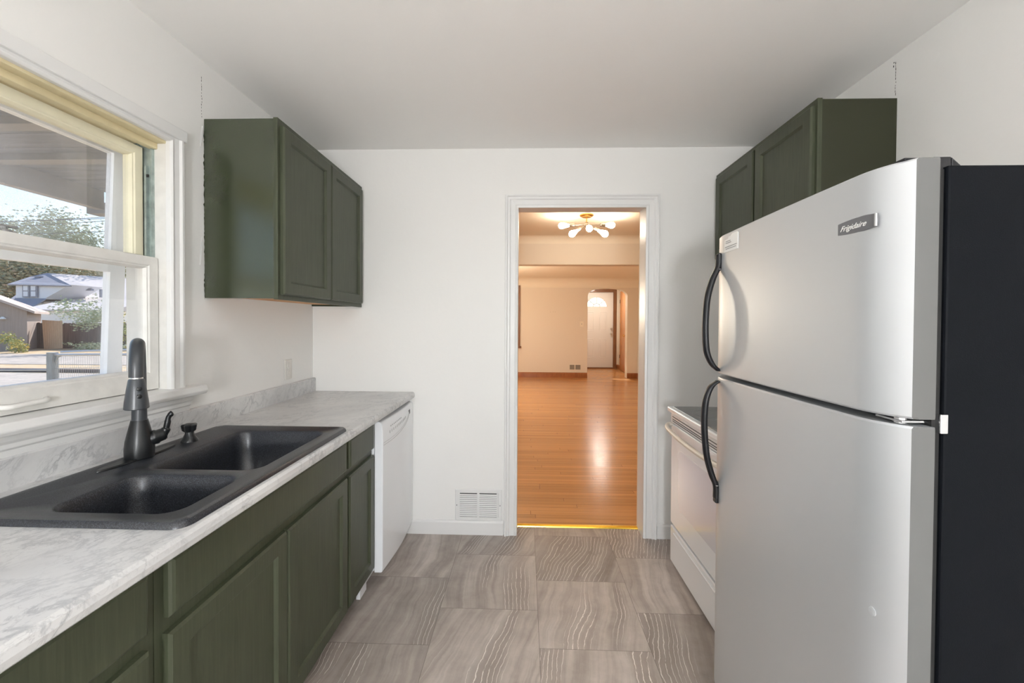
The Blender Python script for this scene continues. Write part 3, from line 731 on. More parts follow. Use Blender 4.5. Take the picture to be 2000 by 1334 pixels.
pts = [(-1.238, 1.600), (-1.329, 1.600), (-1.329, 1.651), (-1.322, 1.655), (-1.290, 1.655), (-1.277, 1.648), (-1.268, 1.650), (-1.262, 1.643), (-1.238, 1.641)]
def sx(y): return 2.0438 if y > -1.3 else 2.043
loops(bm, [[(sx(y)+.002-.0034*0, y, z) for y, z in pts], [(sx(y)-.0010, y, z) for y, z in pts]])
stk = L(fin('sticker', bm, M['paper'], fu_), 'torn white paper sticker')
bm = bmesh.new()
for z, a, b in ((1.609, -1.250, -1.318), (1.616, -1.245, -1.322), (1.628, -1.250, -1.285), (1.634, -1.250, -1.280)): box(bm, 2.0412, 2.0426, b, a, z, z+.0016)
L(fin('small_print', bm, M['grey'], stk), 'thin grey lines of print')
bm = bmesh.new(); lathe(bm, [(.009, 0), (.009, .001), (.006, .002), (0, .0012)], (2.0545, -1.838, .805), (-1, -.1, 0), n=18)
L(fin('dent', bm, M['lgrey'], fl_, smooth=True), 'small round dent')

# ================================================================ STOVE
VY0, VY1 = -1.062, -.300
sv = thing('stove', 'white electric range with black glass cooktop, past the refrigerator', 'stove', (2.5, -.68, 0))
boxes('body', [(2.225, 2.862, VY0, VY1, .02, .868)], M['wht'], sv, .003)
boxes('cooktop_frame', [(2.176, 2.862, VY0, VY1, .872, .900)], M['wht'], sv, .006)
boxes('glass_top', [(2.200, 2.800, VY0+.025, VY1-.025, .898, .9025)], M['cooktop'], sv, .002)
for cx_, cy_, r in ((2.34, -.52, .10), (2.34, -.86, .085), (2.62, -.52, .085), (2.62, -.86, .10)):
    bm = bmesh.new()
    for q in (r,):
        loops(bm, [[(cx_+(q+d)*math.cos(2*PI*k/40), cy_+(q+d)*math.sin(2*PI*k/40), z) for k in range(40)] for d, z in ((0, .9026), (0, .9030), (.003, .9030), (.003, .9026))], closed=True)
    L(fin('burner_ring', bm, M['ring'], sv), 'printed ring on the glass')
boxes('vent_strip', [(2.196, 2.225, VY0+.004, VY1-.004, .812, .868)], M['wht'], sv, .003)
bm = bmesh.new()
for z in (.846, .832, .822): box(bm, 2.1945, 2.197, VY0+.03, VY1-.03, z, z+.004)
L(fin('vent_slot', bm, M['slot'], sv), 'dark vent lines'); 
od = boxes('oven_door', [(2.199, 2.224, VY0+.003, VY1-.003, .252, .806)], M['wht'], sv, .005)
bm = bmesh.new()
rr_ = lambda h: [(2.199-h, p[0], p[1]) for p in [(q[0], q[1]) for q in rrect(VY0+.12, VY1-.115, .375, .690, .045, 0)]]
loops(bm, [rr_(-.002), rr_(.0012)]); L(fin('oven_window', bm, M['ovenglass'], od), 'grey glass oven window')
bm = bmesh.new(); c = catmull([(2.202, VY1-.015, .802), (2.172, VY1-.022, .800), (2.152, VY1-.10, .790), (2.148, (VY0+VY1)/2, .782), (2.152, VY0+.10, .790), (2.172, VY0+.022, .800), (2.202, VY0+.015, .802)], 6)
tube(bm, c, .0115, 12); L(fin('oven_handle', bm, M['almond'], od, smooth=True), 'off-white bowed oven handle')
dr = boxes('storage_drawer', [(2.199, 2.224, VY0+.003, VY1-.003, .035, .236)], M['wht'], sv, .006)
boxes('drawer_lip', [(2.192, 2.200, VY0+.06, VY1-.06, .205, .215)], M['wht'], dr, .003)
boxes('backguard', [(2.80, 2.870, VY0, VY1, .90, 1.03)], M['wht'], sv, .01)

# ================================================================ SMALL WALL THINGS
ot = thing('wall_outlet', 'white electrical outlet on the left wall above the backsplash', 'outlet', (0, -.285, 1.085))
boxes('cover_plate', [(.0005, .006, -.322, -.252, 1.028, 1.142)], M['whtp'], ot, .0025)
for zc in (1.062, 1.108):
    bm = bmesh.new(); lathe(bm, [(.017, 0), (.017, .0022), (.0155, .003), (0, .003)], (.0055, -.287, zc), (1, 0, 0), n=20)
    box(bm, .0082, .0092, -.2945, -.2925, zc-.004, zc+.006); box(bm, .0082, .0092, -.2815, -.2795, zc-.004, zc+.006)
    fin('socket', bm, M['whtp'], ot)
vt = thing('wall_vent', 'white louvred air return grille low on the back wall by the door casing', 'vent', (1.08, 0, .19))
bm = bmesh.new(); rect(mpB(0), .932, 1.234, .088, .290, [(0, 0), (0, .003), (.004, .006), (.022, .006), (.024, .003), (.024, .0005)], bm, cap0=False, cap1=True)
fin('frame', bm, M['trim'], vt)
bm = bmesh.new(); 
for k in range(12):
    z = .120+k*.0122
    for a, b in ((.962, 1.074), (1.088, 1.200)): loops(bm, [[(x, -.0008, z+.003), (x, -.0060, z-.004), (x, -.0075, z-.003), (x, -.0025, z+.0045)] for x in (a, b)])
box(bm, 1.074, 1.088, -.007, -.0008, .108, .270); box(bm, .955, .962, -.007, -.0008, .108, .270); box(bm, 1.200, 1.208, -.007, -.0008, .108, .270)
fin('louvres', bm, M['trim'], vt)
L(boxes('duct_opening', [(.960, 1.202, -.0014, -.0010, .112, .268)], M['slot'], vt), 'dark gap behind the louvres')
for x in (.943, 1.222):
    bm = bmesh.new(); lathe(bm, [(.004, 0), (.0035, .0018), (0, .002)], (x, -.006, .188), (0, -1, 0), n=12); fin('screw', bm, M['grey'], vt)
# unseen lamps added to fill the rooms with light
def fill_dome(x, y, m, label):
    cl = thing('added_ceiling_lamp', label, 'lamp', (x, y, CEIL))
    bm = bmesh.new(); lathe(bm, [(.19, 0), (.19, -.025), (.17, -.03)], (x, y, CEIL)); fin('rim', bm, M['nickel'], cl, smooth=True)
    bm = bmesh.new(); lathe(bm, [(.168, -.028), (.165, -.045), (.14, -.062), (.09, -.075), (.03, -.080), (0, -.081)], (x, y, CEIL)); fin('dome', bm, m, cl, smooth=True)
def fill_globe(x, y, z, r, m, label):
    cl = thing('added_globe_pendant', label, 'pendant lamp', (x, y, CEIL))
    bm = bmesh.new(); lathe(bm, [(.05, 0), (.05, -.02), (.01, -.03)], (x, y, CEIL)); fin('canopy', bm, M['nickel'], cl, smooth=True)
    bm = bmesh.new(); tube(bm, [(x, y, CEIL-.02), (x, y, z+r-.01)], .004, 8); fin('cord', bm, M['wht'], cl)
    bm = bmesh.new(); lathe(bm, [(r*math.sin(PI*k/16), -r*math.cos(PI*k/16)) for k in range(17)], (x, y, z)); fin('globe', bm, m, cl, smooth=True)
fill_dome(1.44, -2.15, M['dome'], 'unseen fill dome added on the kitchen ceiling above the sink aisle')
fill_globe(1.35, -4.45, 1.30, .16, M['globe'], 'unseen fill globe added in the rear of the kitchen')
fill_globe(.30, 5.0, 1.7, .14, M['globe2'], 'unseen warm fill globe added at the left of the living room')
fill_dome(3.45, 8.9, M['dome2'], 'unseen fill dome added on the entry ceiling before the front door')

# ================================================================ DINING AND LIVING ROOM
HX0, HX1, YF = 0.0, 4.165, 7.80
struct(boxes('floor_oak', [(HX0-.1, HX1+.5, .116, 10.1, -.1, 0)], M['oak']))
struct(boxes('wall_dining_left', [(HX0-.15, HX0, .12, 4.0, 0, CEIL), (HX0-.15, HX0, 6.2, YF, 0, CEIL), (HX0-.15, HX0, 4.0, 6.2, 0, .8), (HX0-.15, HX0, 4.0, 6.2, 2.1, CEIL)], M['beige']))  # opening is unseen, added to bring sky light into the living room
struct(boxes('wall_dining_right', [(HX1, HX1+.15, .12, YF, 0, CEIL)], M['beige']))
struct(boxes('wall_dining_near', [(HX0-.15, DX0-.012, .121, .128, 0, CEIL), (DX1+.012, HX1+.15, .121, .128, 0, CEIL), (DX0-.012, DX1+.012, .121, .128, DZ+.012, CEIL), (XR+.15, HX1+.15, .0, .12, 0, CEIL)], M['beige']))
bm = bmesh.new()
box(bm, HX0-.1, HX1+.5, .12, 10.1, CEIL, CEIL+.12)
def cove(Y, r, s, x0, x1):      # plaster curve between ceiling and wall
    pr = [(Y, CEIL+.001), (Y, CEIL-r)]+[(Y+s*(r-r*math.cos(t)), CEIL-r+r*math.sin(t)) for t in [PI/2*k/10 for k in range(1, 11)]]
    loops(bm, [[(x, y, z) for y, z in pr] for x in (x0, x1)])
cove(YF, .22, -1, HX0, HX1); cove(2.71, .09, -1, HX0, HX1)
struct(fin('ceiling_dining', bm, M['beigec']))
struct(boxes('wall_header', [(HX0, HX1, 2.71, 2.86, 2.109, CEIL), (HX0, .2, 2.71, 2.86, 0, 2.109), (3.9, HX1, 2.71, 2.86, 0, 2.109)], M['beige'], bevel=.006))
# far wall with the arched opening
AX0, AX1, AZ = 2.925, 3.908, 2.238
bm = bmesh.new()
def archpts(y):
    p = [(AX0, y, 0)]
    r = .30
    for k in range(9): t = PI-(PI/2)*k/8; p.append((AX0+r+r*math.cos(t), y, AZ-.012-r*.62+r*.62*math.sin(t)))
    p.append(((AX0+AX1)/2, y, AZ))
    for k in range(9): t = PI/2-(PI/2)*k/8; p.append((AX1-r+r*math.cos(t), y, AZ-.012-r*.62+r*.62*math.sin(t)))
    p.append((AX1, y, 0)); return p
for y in (YF, YF+.22):
    P_ = [bm.verts.new(q) for q in archpts(y)]; n = len(P_)
    T_ = [bm.verts.new((q.co.x, y, CEIL)) for q in P_]
    for k in range(n-1): bm.faces.new((P_[k], P_[k+1], T_[k+1], T_[k]))
    if y == YF: A_ = P_
for k in range(1, n-2): bm.faces.new((A_[k], A_[k+1], P_[k+1], P_[k]))
box(bm, HX0-.15, AX0, YF, YF+.22, 0, CEIL); box(bm, AX1, HX1+.15, YF, YF+.22, 0, CEIL)
wf = struct(fin('wall_far', bm, M['beige'], fix=False))
# entry vestibule
VXL, VXR, VY = 2.75, 4.165, 9.95
struct(boxes('wall_entry_left', [(VXL-.1, VXL, YF+.22, VY, 0, CEIL)], M['beige']))
struct(boxes('wall_entry_right', [(VXR, VXR+.1, YF+.22, VY+.12, 0, CEIL)], M['beige']))
EX0, EX1, EZ = 3.02, 4.022, 2.305
struct(boxes('wall_entry_end', [(VXL-.1, EX0, VY, VY+.12, 0, CEIL), (EX1, VXR, VY, VY+.12, 0, CEIL), (EX0, EX1, VY, VY+.12, EZ, CEIL)], M['beige']))
# front door with half-round light
d2 = struct(bpy.data.objects.new('door_2', None)); COL.objects.link(d2); ORG['door_2'] = Vector((0, 0, 0))
fcx, fz, frx, frz = 3.515, 1.862, .30, .275
bm = bmesh.new()
def dfrom(y):
    return y
yd0, yd1 = VY+.03, VY+.07
n = 24
arcp = [(fcx+frx*math.cos(PI-PI*k/n), fz+frz*math.sin(PI-PI*k/n)) for k in range(n+1)]
for y in (yd0, yd1):
    A1 = [bm.verts.new((x, y, z)) for x, z in arcp]
    T1 = [bm.verts.new((EX0+(EX1-EX0)*k/n, y, EZ-.005)) for k in range(n+1)]
    for k in range(n): bm.faces.new((A1[k], A1[k+1], T1[k+1], T1[k]))
    bl, br = bm.verts.new((EX0, y, fz)), bm.verts.new((EX1, y, fz)); b0, b1 = bm.verts.new((EX0, y, .04)), bm.verts.new((EX1, y, .04))
    bm.faces.new((T1[0], A1[0], bl)); bm.faces.new((T1[-1], br, A1[-1])); bm.faces.new((bl, A1[0], A1[-1], br, b1, b0))
    if y == yd0: F1 = A1
for k in range(n): bm.faces.new((F1[k], F1[k+1], A1[k+1], A1[k]))
bm.faces.new((F1[0], F1[-1], A1[-1], A1[0]))
dslab = fin('door_slab', bm, M['fdoor'], d2, fix=False)
for xa, xb in ((3.215, 3.432), (3.600, 3.822)):
    for za, zb in ((1.125, 1.705), (.325, .893)):
        bm = bmesh.new(); rect(mpB(yd0), xa, xb, za, zb, [(-.002, -.001), (0, .004), (.010, .006), (.02, .0015), (.028, .0015), (.045, .005)], bm); fin('panel', bm, M['fdoor'], dslab)
bm = bmesh.new()
for k in range(-1, 2):
    a = PI/2+k*R(48); tube(bm, [(fcx+.10*math.cos(a), yd0+.012, fz+.09*math.sin(a)), (fcx+frx*math.cos(a), yd0+.012, fz+frz*math.sin(a))], .010, 6)
tube(bm, [(fcx+.105*math.cos(PI*k/12), yd0+.012, fz+.095*math.sin(PI*k/12)) for k in range(13)], .010, 6)
tube(bm, [(fcx-frx, yd0+.01, fz), (fcx+frx, yd0+.01, fz)], .005, 6)
L(fin('light_bars', bm, M['grey'], dslab), 'grey bars of the half-round window')
bm = bmesh.new(); v0 = [bm.verts.new((x, yd0+.02, z)) for x, z in arcp]; bm.faces.new(v0); fin('pane', bm, M['clear'], dslab)
for z, r in ((1.203, .030), (1.05, .034)):
    bm = bmesh.new(); lathe(bm, [(r, 0), (r, .008), (r*.55, .012), (r*.55, .03), (r*.85, .04), (r*.85, .058), (0, .062)], (3.955, yd0, z), (0, -1, 0), n=20); fin('deadbolt' if z > 1.1 else 'door_knob', bm, M['nickel'], dslab, smooth=True)
bm = bmesh.new(); casing(bm, mpB(VY), EX0, EX1, 0, EZ, [(-.012, -.03), (-.012, .004), (.0, .022), (.075, .022), (.085, .015), (.085, 0)])
L(fin('casing', bm, M['wooddark'], d2), 'dark stained wooden casing')
L(boxes('sill', [(EX0, EX1, VY-.03, VY+.1, 0, .038)], M['wooddark'], d2), 'dark wooden sill')
# closet door on the vestibule's right wall
bm = bmesh.new(); rect(mpR(VXR), 8.86, 9.63, .01, 2.29, [(0, 0), (0, .028), (.002, .03)], bm)
d3 = struct(fin('door_3', bm, M['woodorange']))
bm = bmesh.new(); lathe(bm, [(.02, 0), (.008, .01), (.009, .03), (.026, .045), (.02, .065), (0, .07)], (VXR-.03, 8.93, 1.02), (-1, 0, 0), n=18); fin('door_knob', bm, M['brass'], d3, smooth=True)
bm = bmesh.new()
for z in (.35, 1.95): box(bm, VXR-.036, VXR-.03, 9.600, 9.640, z, z+.10)
L(fin('hinge', bm, M['dark'], d3), 'dark door hinge')
# brown baseboards
wp = [(0, 0), (.022, 0), (.022, .10), (.014, .125), (0, .13)]
baseboard('baseboard_far', 1.0, AX0, YF, M['wood'], wp)
baseboard('trim_1', AX1, HX1, YF, M['wood'], wp)
bm = bmesh.new(); loops(bm, [[(HX1-h, y, z) for h, z in wp] for y in (3.0, YF)]); struct(fin('baseboard_living_right', bm, M['wood']))
bm = bmesh.new(); loops(bm, [[(VXR-h, y, z) for h, z in wp] for y in (YF+.22, 8.85)]); loops(bm, [[(VXR-h, y, z) for h, z in wp] for y in (9.64, VY)]); struct(fin('baseboard_entry', bm, M['wood']))
baseboard('trim_2', EX1+.085, VXR, VY, M['wood'], wp)
# living-room window with dark casing and an added blind against the sun at the left of the far wall
bm = bmesh.new(); casing(bm, mpB(YF), .25, 1.16, .78, 2.21, [(0, 0), (0, .02), (.088, .024), (.088, 0)])
w2 = struct(fin('window_2', bm, M['wooddark'])); boxes('sill', [(.14, 1.275, YF-.055, YF, .735, .78)], M['wooddark'], w2, .004)
tag(boxes('added_blind', [(.25, 1.16, YF-.012, YF-.004, .78, 2.21)], M['paper']), 'unseen white blind added against the sun in the far living room window', 'blind')
# floor register and light switch on the far wall
rg = thing('wall_register', 'tan two-panel heat register above the brown baseboard', 'vent', (2.62, YF, .26))
boxes('frame', [(2.482, 2.765, YF-.006, YF-.0005, .200, .330)], M['beigec'], rg, .002)
for a, b in ((2.490, 2.610), (2.630, 2.757)):
    bm = bmesh.new(); 
    for k in range(9): loops(bm, [[(x, YF-.007, .208+k*.0128), (x, YF-.012, .212+k*.0128), (x, YF-.007, .219+k*.0128)] for x in (a, b)])
    box(bm, a, b, YF-.0075, YF-.006, .206, .324); fin('grille', bm, M['regist'], rg)
sw = thing('light_switch', 'small ivory light switch left of the arched opening', 'light switch', (2.78, YF, 1.34))
boxes('cover_plate', [(2.735, 2.825, YF-.006, YF-.0005, 1.275, 1.41)], M['beigec'], sw, .002); boxes('toggle', [(2.773, 2.787, YF-.018, YF-.005, 1.33, 1.355)], M['grey'], sw, .002)
bm = bmesh.new()
for x in (2.00, 2.07, 2.12): lathe(bm, [(.006, 0), (.005, .003), (0, .004)], (x, YF, 1.64+.01*random.random()), (0, -1, 0), n=10)
L(fin('nail_mark', bm, M['regist'], wf), 'small nail marks')

# dining room ceiling light with five bare bulbs
lx, ly = 1.995, 1.63
lf = thing('sputnik_ceiling_light', 'brass ceiling light with five glowing bulbs seen through the doorway', 'ceiling light', (lx, ly, CEIL))
bm = bmesh.new(); lathe(bm, [(.070, 0), (.070, -.012), (.062, -.018), (.045, -.020), (.045, -.028), (.0, -.03)], (lx, ly, CEIL)); fin('canopy', bm, M['brass'], lf, smooth=True)
hz = 2.367
bm = bmesh.new(); tube(bm, [(lx, ly, CEIL-.028), (lx, ly, hz+.02)], .006, 10); fin('stem', bm, M['brass'], lf, smooth=True)
bm = bmesh.new(); lathe(bm, [(.003, -.026), (.016, -.022), (.025, -.010), (.027, 0), (.025, .010), (.016, .022), (.003, .026)], (lx, ly, hz)); fin('hub', bm, M['nickel'], lf, smooth=True)
ends = [(-.232, .06, .004), (.262, .10, .018), (-.150, -.13, -.115), (.150, -.13, -.115), (.0, -.17, -.075)]
for e in ends:
    d = Vector(e).normalized(); o = Vector((lx, ly, hz)); Ln = Vector(e).length
    bm = bmesh.new(); tube(bm, [o+d*.015, o+d*(Ln-.115)], .0055, 10); ar = fin('arm', bm, M['nickel'], lf, smooth=True)
    bm = bmesh.new(); lathe(bm, [(.010, Ln-.125), (.018, Ln-.118), (.019, Ln-.070), (.017, Ln-.066)], o, d, n=18); fin('socket', bm, M['nickel'], ar, smooth=True)
    bm = bmesh.new(); lathe(bm, [(.012, Ln-.068), (.016, Ln-.05), (.026, Ln-.015), (.032, Ln+.010), (.031, Ln+.026), (.022, Ln+.042), (.008, Ln+.049), (0, Ln+.05)], o, d, n=18); L(fin('bulb', bm, M['bulb'], ar, smooth=True), 'glowing warm bulb')
# ================================================================ OUTSIDE THE KITCHEN WINDOW
GZ = -.5
def ground_mat(name, els, sc, bump=.5):
    m = bpy.data.materials.new(name); m.use_nodes = True; g = N(m); b = m.node_tree.nodes['Principled BSDF']
    tc = g.node('ShaderNodeTexCoord'); n = g.noise(tc.outputs['Object'], sc, 6, .65); n2 = g.noise(tc.outputs['Object'], sc*7, 4, .7)
    f = g.math('ADD', g.math('MULTIPLY', n, .6), g.math('MULTIPLY', n2, .4))
    g.link(g.ramp(f, els), b.inputs['Base Color']); b.inputs['Roughness'].default_value = .9
    bp_ = g.node('ShaderNodeBump'); bp_.inputs['Strength'].default_value = bump; bp_.inputs['Distance'].default_value = .05
    g.link(n2, bp_.inputs['Height']); g.link(bp_.outputs[0], b.inputs['Normal']); return m
M['grass'] = ground_mat('dry_grass', [(.36, (.30, .25, .19)), (.48, (.55, .40, .22)), (.60, (.52, .45, .36)), (.72, (.36, .36, .18))], 1.6)
M['gravel'] = ground_mat('grey_gravel', [(.4, (.34, .31, .28)), (.6, (.50, .45, .40))], 2.0)
M['timber'] = mat('dark_timber', (.16, .13, .12), .85, var=.2, vscale=6)
M['fence'] = mat('dark_brown_boards', (.13, .095, .085), .85, var=.35, vscale=2.5, stretch=(6, 6, .4))
M['panel'] = mat('bare_wood_boards', (.52, .33, .20), .8, var=.12, vscale=3, stretch=(10, 10, .5))
M['shed'] = mat('tan_shed_siding', (.36, .29, .25), .8, var=.08, vscale=2, stretch=(10, 10, .4))
M['roof'] = mat('pale_shingle_roof', (.62, .58, .57), .85, var=.08, vscale=3)
M['roofb'] = mat('blue_grey_shingle', (.26, .27, .32), .85, var=.12, vscale=3)
M['hwall'] = mat('white_house_siding', (.70, .72, .78), .8)
M['white'] = mat('bright_white_wall', (.88, .88, .86), .7)
M['hglass'] = mat('house_window_glass', (.10, .12, .15), .1)
M['galvp'] = mat('grey_metal_pipe', (.55, .56, .57), .35, metal=.6)
M['postm'] = mat('grey_weathered_post', (.30, .32, .32), .8, var=.2, vscale=8, stretch=(8, 8, .6))
M['bark'] = mat('bark', (.16, .13, .10), .9)
M['wire'] = mat('dark_cable', (.10, .10, .11), .7)
def leafmat(name, els):
    m = bpy.data.materials.new(name); m.use_nodes = True; g = N(m); b = m.node_tree.nodes['Principled BSDF']
    tc = g.node('ShaderNodeTexCoord'); n = g.noise(tc.outputs['Object'], .9, 5, .8)
    g.link(g.ramp(n, els), b.inputs['Base Color']); b.inputs['Roughness'].default_value = .7
    b.inputs['Transmission Weight'].default_value = 0
    return m
M['leafg'] = leafmat('pale_green_leaves', [(.38, (.26, .31, .20)), (.5, (.42, .47, .31)), (.62, (.56, .58, .42))])  # leaf tones lightened to hold the haze in the colour
M['leafa'] = leafmat('autumn_leaves', [(.38, (.22, .27, .18)), (.5, (.42, .40, .25)), (.58, (.58, .44, .26)), (.68, (.54, .36, .30))])
M['leafy'] = leafmat('yellow_flowering_leaves', [(.40, (.22, .28, .10)), (.5, (.40, .40, .14)), (.6, (.80, .60, .18))])
struct(boxes('ground', [(-160, -.16, -60, 160, GZ-.1, GZ), (-.16, 80, 10.2, 160, GZ-.1, GZ), (-.16, 80, -60, -5.4, GZ-.1, GZ)], M['grass']))
struct(boxes('driveway', [(-70, -4, 14.2, 19.2, GZ, GZ+.02)], M['gravel']))
struct(boxes('driveway_apron', [(-30, -3, 7.5, 11.4, GZ, GZ+.015)], M['gravel']))
tag(boxes('timber_edging', [(-24, -13.2, 11.7, 11.95, GZ, GZ+.12)], M['timber'], None, .02), 'dark timber edging lying along the dry yard', 'edging')

# porch roof outside the window
pr = thing('porch_roof', 'grey weathered porch ceiling overhanging outside the window', 'porch roof', (-.95, -1, 2.3))
L(boxes('ceiling_boards', [(-1.72, -.16, y, y+.165, 2.305, 2.33) for y in [-1.3+.17*k for k in range(15)]], M['soffit'], pr), 'grey ceiling boards')
for y in (-1.22, -.80, -.38): boxes('rafter', [(-1.70, -.16, y, y+.075, 2.268, 2.305)], M['beam'], pr)
boxes('fascia', [(-1.76, -1.70, -1.3, .30, 2.17, 2.36)], M['beam'], pr)
for k, y in enumerate((.36, .52)): boxes('rafter_tail', [(-1.90, -1.70, y, y+.10, 2.16-.02*k, 2.24)], M['beam'], pr)

# wire gate and post
gt = thing('yard_gate', 'grey pipe and wire yard gate hung on a weathered post', 'gate', (-9.26, 6.4, GZ))
boxes('post', [(-9.33, -9.19, 6.33, 6.47, GZ, .64)], M['postm'], gt, .01)
bm = bmesh.new(); tube(bm, [(-9.20, 6.4, .585), (-8.0, 6.4, .60), (-4.6, 6.4, .60)], .028, 8); fin('rail', bm, M['galvp'], gt, smooth=True)
bm = bmesh.new(); tube(bm, [(-9.20, 6.52, .64), (-8.0, 6.6, .69), (-4.6, 6.6, .72)], .022, 8); fin('rail', bm, M['galvp'], gt, smooth=True)
bm = bmesh.new(); tube(bm, catmull([(-9.19, 6.4, .42), (-9.14, 6.4, .53), (-9.02, 6.4, .585)], 4), .02, 8); fin('brace', bm, M['postm'], gt, smooth=True)
bm = bmesh.new()
for k in range(92):
    x = -9.15+.05*k; tube(bm, [(x, 6.4, GZ+.05), (x+random.uniform(-.006, .006), 6.4, .585)], .0035, 4)
for z in (.28, .05, -.2): tube(bm, [(-9.2, 6.4, z), (-7, 6.41, z+.07), (-4.6, 6.4, z+.03)], .006, 4)
o = fin('wire_mesh', bm, M['galvp'], gt)
bm = bmesh.new(); tube(bm, [(-18, 8.2, -.05), (-13, 7.3, .10), (-9.3, 6.4, .24)], .012, 6)
tag(fin('fence_wire', bm, M['galvp']), 'single sagging wire running left from the gate post', 'wire')

# board fence, leaning panel
fa, fb = at(30, 650, 24), at(330, 650, 24)
bm = bmesh.new(); x = fa.x
while x < fb.x+4: box(bm, x, x+.135, 24, 24.03, GZ, 1.19+random.uniform(-.03, .03)); x += .14
bf = thing('board_fence', 'dark brown board fence across the back of the yard', 'fence', ((fa.x+fb.x)/2, 24, GZ))
fin('boards', bm, M['fence'], bf)
bm = bmesh.new(); box(bm, fa.x, fb.x+4, 24.03, 24.08, .9, 1.0); fin('rail', bm, M['fence'], bf)
a, b, c, d = at(82, 625, 23.2), at(121, 627, 23.2), at(122, 680, 23.0), at(86, 683, 23.0)
bm = bmesh.new()
for k in range(9):
    t0, t1 = k/9, (k+.93)/9
    q = [a.lerp(b, t0), a.lerp(b, t1), d.lerp(c, t1), d.lerp(c, t0)]
    loops(bm, [q, [p+Vector((0, .04, 0)) for p in q]])
tag(fin('leaning_wood_panel', bm, M['panel']), 'light wooden panel leaning on the dark board fence', 'panel')

# shed
e = at(56, 606, 22); gx = at(53, 640, 22).x
sd_ = thing('garden_shed', 'tan board shed with sloping roof at the left edge of the window view', 'shed', (gx-2.5, 23.5, GZ))
bm = bmesh.new(); ap = (gx-3.0, e.z+1.45)
loops(bm, [[(gx-6, y, GZ), (gx, y, GZ), (gx, y, e.z), (ap[0], y, ap[1]), (gx-6, y, e.z)] for y in (22, 26)]); fin('walls', bm, M['shed'], sd_)
bm = bmesh.new()
loops(bm, [[(gx+.35, y, e.z-.20), (gx+.35, y, e.z-.06), (ap[0], y, ap[1]+.18), (gx-6.35, y, e.z-.06), (gx-6.35, y, e.z-.20), (ap[0], y, ap[1]+.03)] for y in (21.7, 26.3)])
fin('roof', bm, mat('shed_roof_edge', (.46, .38, .34), .8), sd_)
p = at(0, 616, 21.98); q = at(20, 650, 21.98); q.x = gx-1.35; boxes('door', [(q.x-1.7, q.x, 21.94, 22.0, q.z, p.z)], M['shed'], sd_, .01)
boxes('door_frame', [(q.x, q.x+.07, 21.93, 22, q.z-1.0, p.z+.07), (q.x-1.7, q.x, 21.93, 22, p.z, p.z+.07)], M['shed'], sd_)
p = at(29, 619, 21.9); p.x = gx-.95; bm = bmesh.new(); lathe(bm, [(.05, 0), (.16, -.12), (.14, -.14)], p, n=12); L(fin('shed_lamp', bm, M['white'], sd_), 'white outdoor lamp')
_P = Vector((gx, 22, 0)); _Rm = Matrix.Rotation(R(42), 4, 'Z')
for ch in [o for o in COL.objects if o.parent == sd_]:
    w = org(sd_)
    for v in ch.data.vertices: v.co = _Rm @ (v.co+w-_P)+_P-w
# white garage behind fence
p, q = at(50, 607, 29), at(150, 632, 29)
wg = thing('white_garage', 'bright white wall of a low garage behind the fence', 'garage', ((p.x+q.x)/2, 30, GZ))
boxes('walls', [(p.x, q.x+3, 29, 33, GZ, p.z)], M['white'], wg)
bm = bmesh.new(); r0 = at(48, 607, 28.8); r1 = at(250, 592, 30.5)
loops(bm, [[(x, 28.7, p.z-.02), (x, 28.7, p.z+.10), (x, 31, p.z+.75), (x, 33.3, p.z+.10), (x, 33.3, p.z-.02)] for x in (r0.x-.3, q.x+3.3)]); fin('roof', bm, M['roof'], wg)
# house
hs = thing('neighbour_house', 'white house with pale shingle roof and dormer beyond the fence', 'house', (-50, 44, GZ))
def quad(name, pts, m, th=.15, parent=hs):
    bm = bmesh.new(); P_ = [Vector(p) for p in pts]; nn = (P_[1]-P_[0]).cross(P_[2]-P_[1]).normalized()
    if nn.y < 0: nn = -nn
    loops(bm, [P_, [p+nn*th for p in P_]]); return fin(name, bm, m, parent)
w0, w1_ = at(28, 600, 42), at(300, 600, 42)
boxes('walls', [(w0.x, w1_.x, 42, 52, GZ, at(100, 592, 42).z)], M['hwall'], hs)
quad('roof', [at(92, 533, 56), at(300, 547, 56), at(300, 592, 41.5), at(85, 590, 41.5)], M['roof'])
quad('roof_hip', [at(92, 533, 56), at(85, 590, 41.5), at(14, 588, 41.5)], M['roofb'])
p, q = at(31, 554, 40.6), at(128, 590, 40.6)
bm = bmesh.new(); T = [at(31, 553, 40.6), at(137, 556, 40.6), at(86, 584, 40.6), at(31, 583, 40.6)]
loops(bm, [T, [v+Vector((0, 3.5, 0)) for v in T]]); fin('dormer_wall', bm, M['hwall'], hs)
quad('dormer_roof', [at(14, 555, 40.2), at(140, 558, 40.2), at(92, 533, 44.5), at(60, 540, 44.5)], M['roofb'], .12)
quad('lower_roof', [at(30, 582, 40.4), at(90, 583, 40.4), at(60, 600, 38.5), at(5, 600, 38.5)], M['roofb'], .12)
for x0, x1 in ((45, 59), (60, 74)):
    a, b = at(x0, 556, 40.5), at(x1, 581, 40.5)
    f = boxes('window', [(a.x, b.x, 40.42, 40.56, b.z, a.z)], M['roofb'], hs)
    boxes('pane', [(a.x+.15, b.x-.15, 40.38, 40.44, b.z+.12, (a.z+b.z)/2-.05), (a.x+.15, b.x-.15, 40.38, 40.44, (a.z+b.z)/2+.05, a.z-.12)], M['hwall'], f)
for px, py, w, h in ((197, 573, .18, .9), (174, 566, .7, .18), (75, 541, .7, .18)):
    a = at(px, py, 43); boxes('roof_vent', [(a.x-w/2, a.x+w/2, 42.9, 43.2, a.z-h/2, a.z+h/2)], M['roofb'], hs)

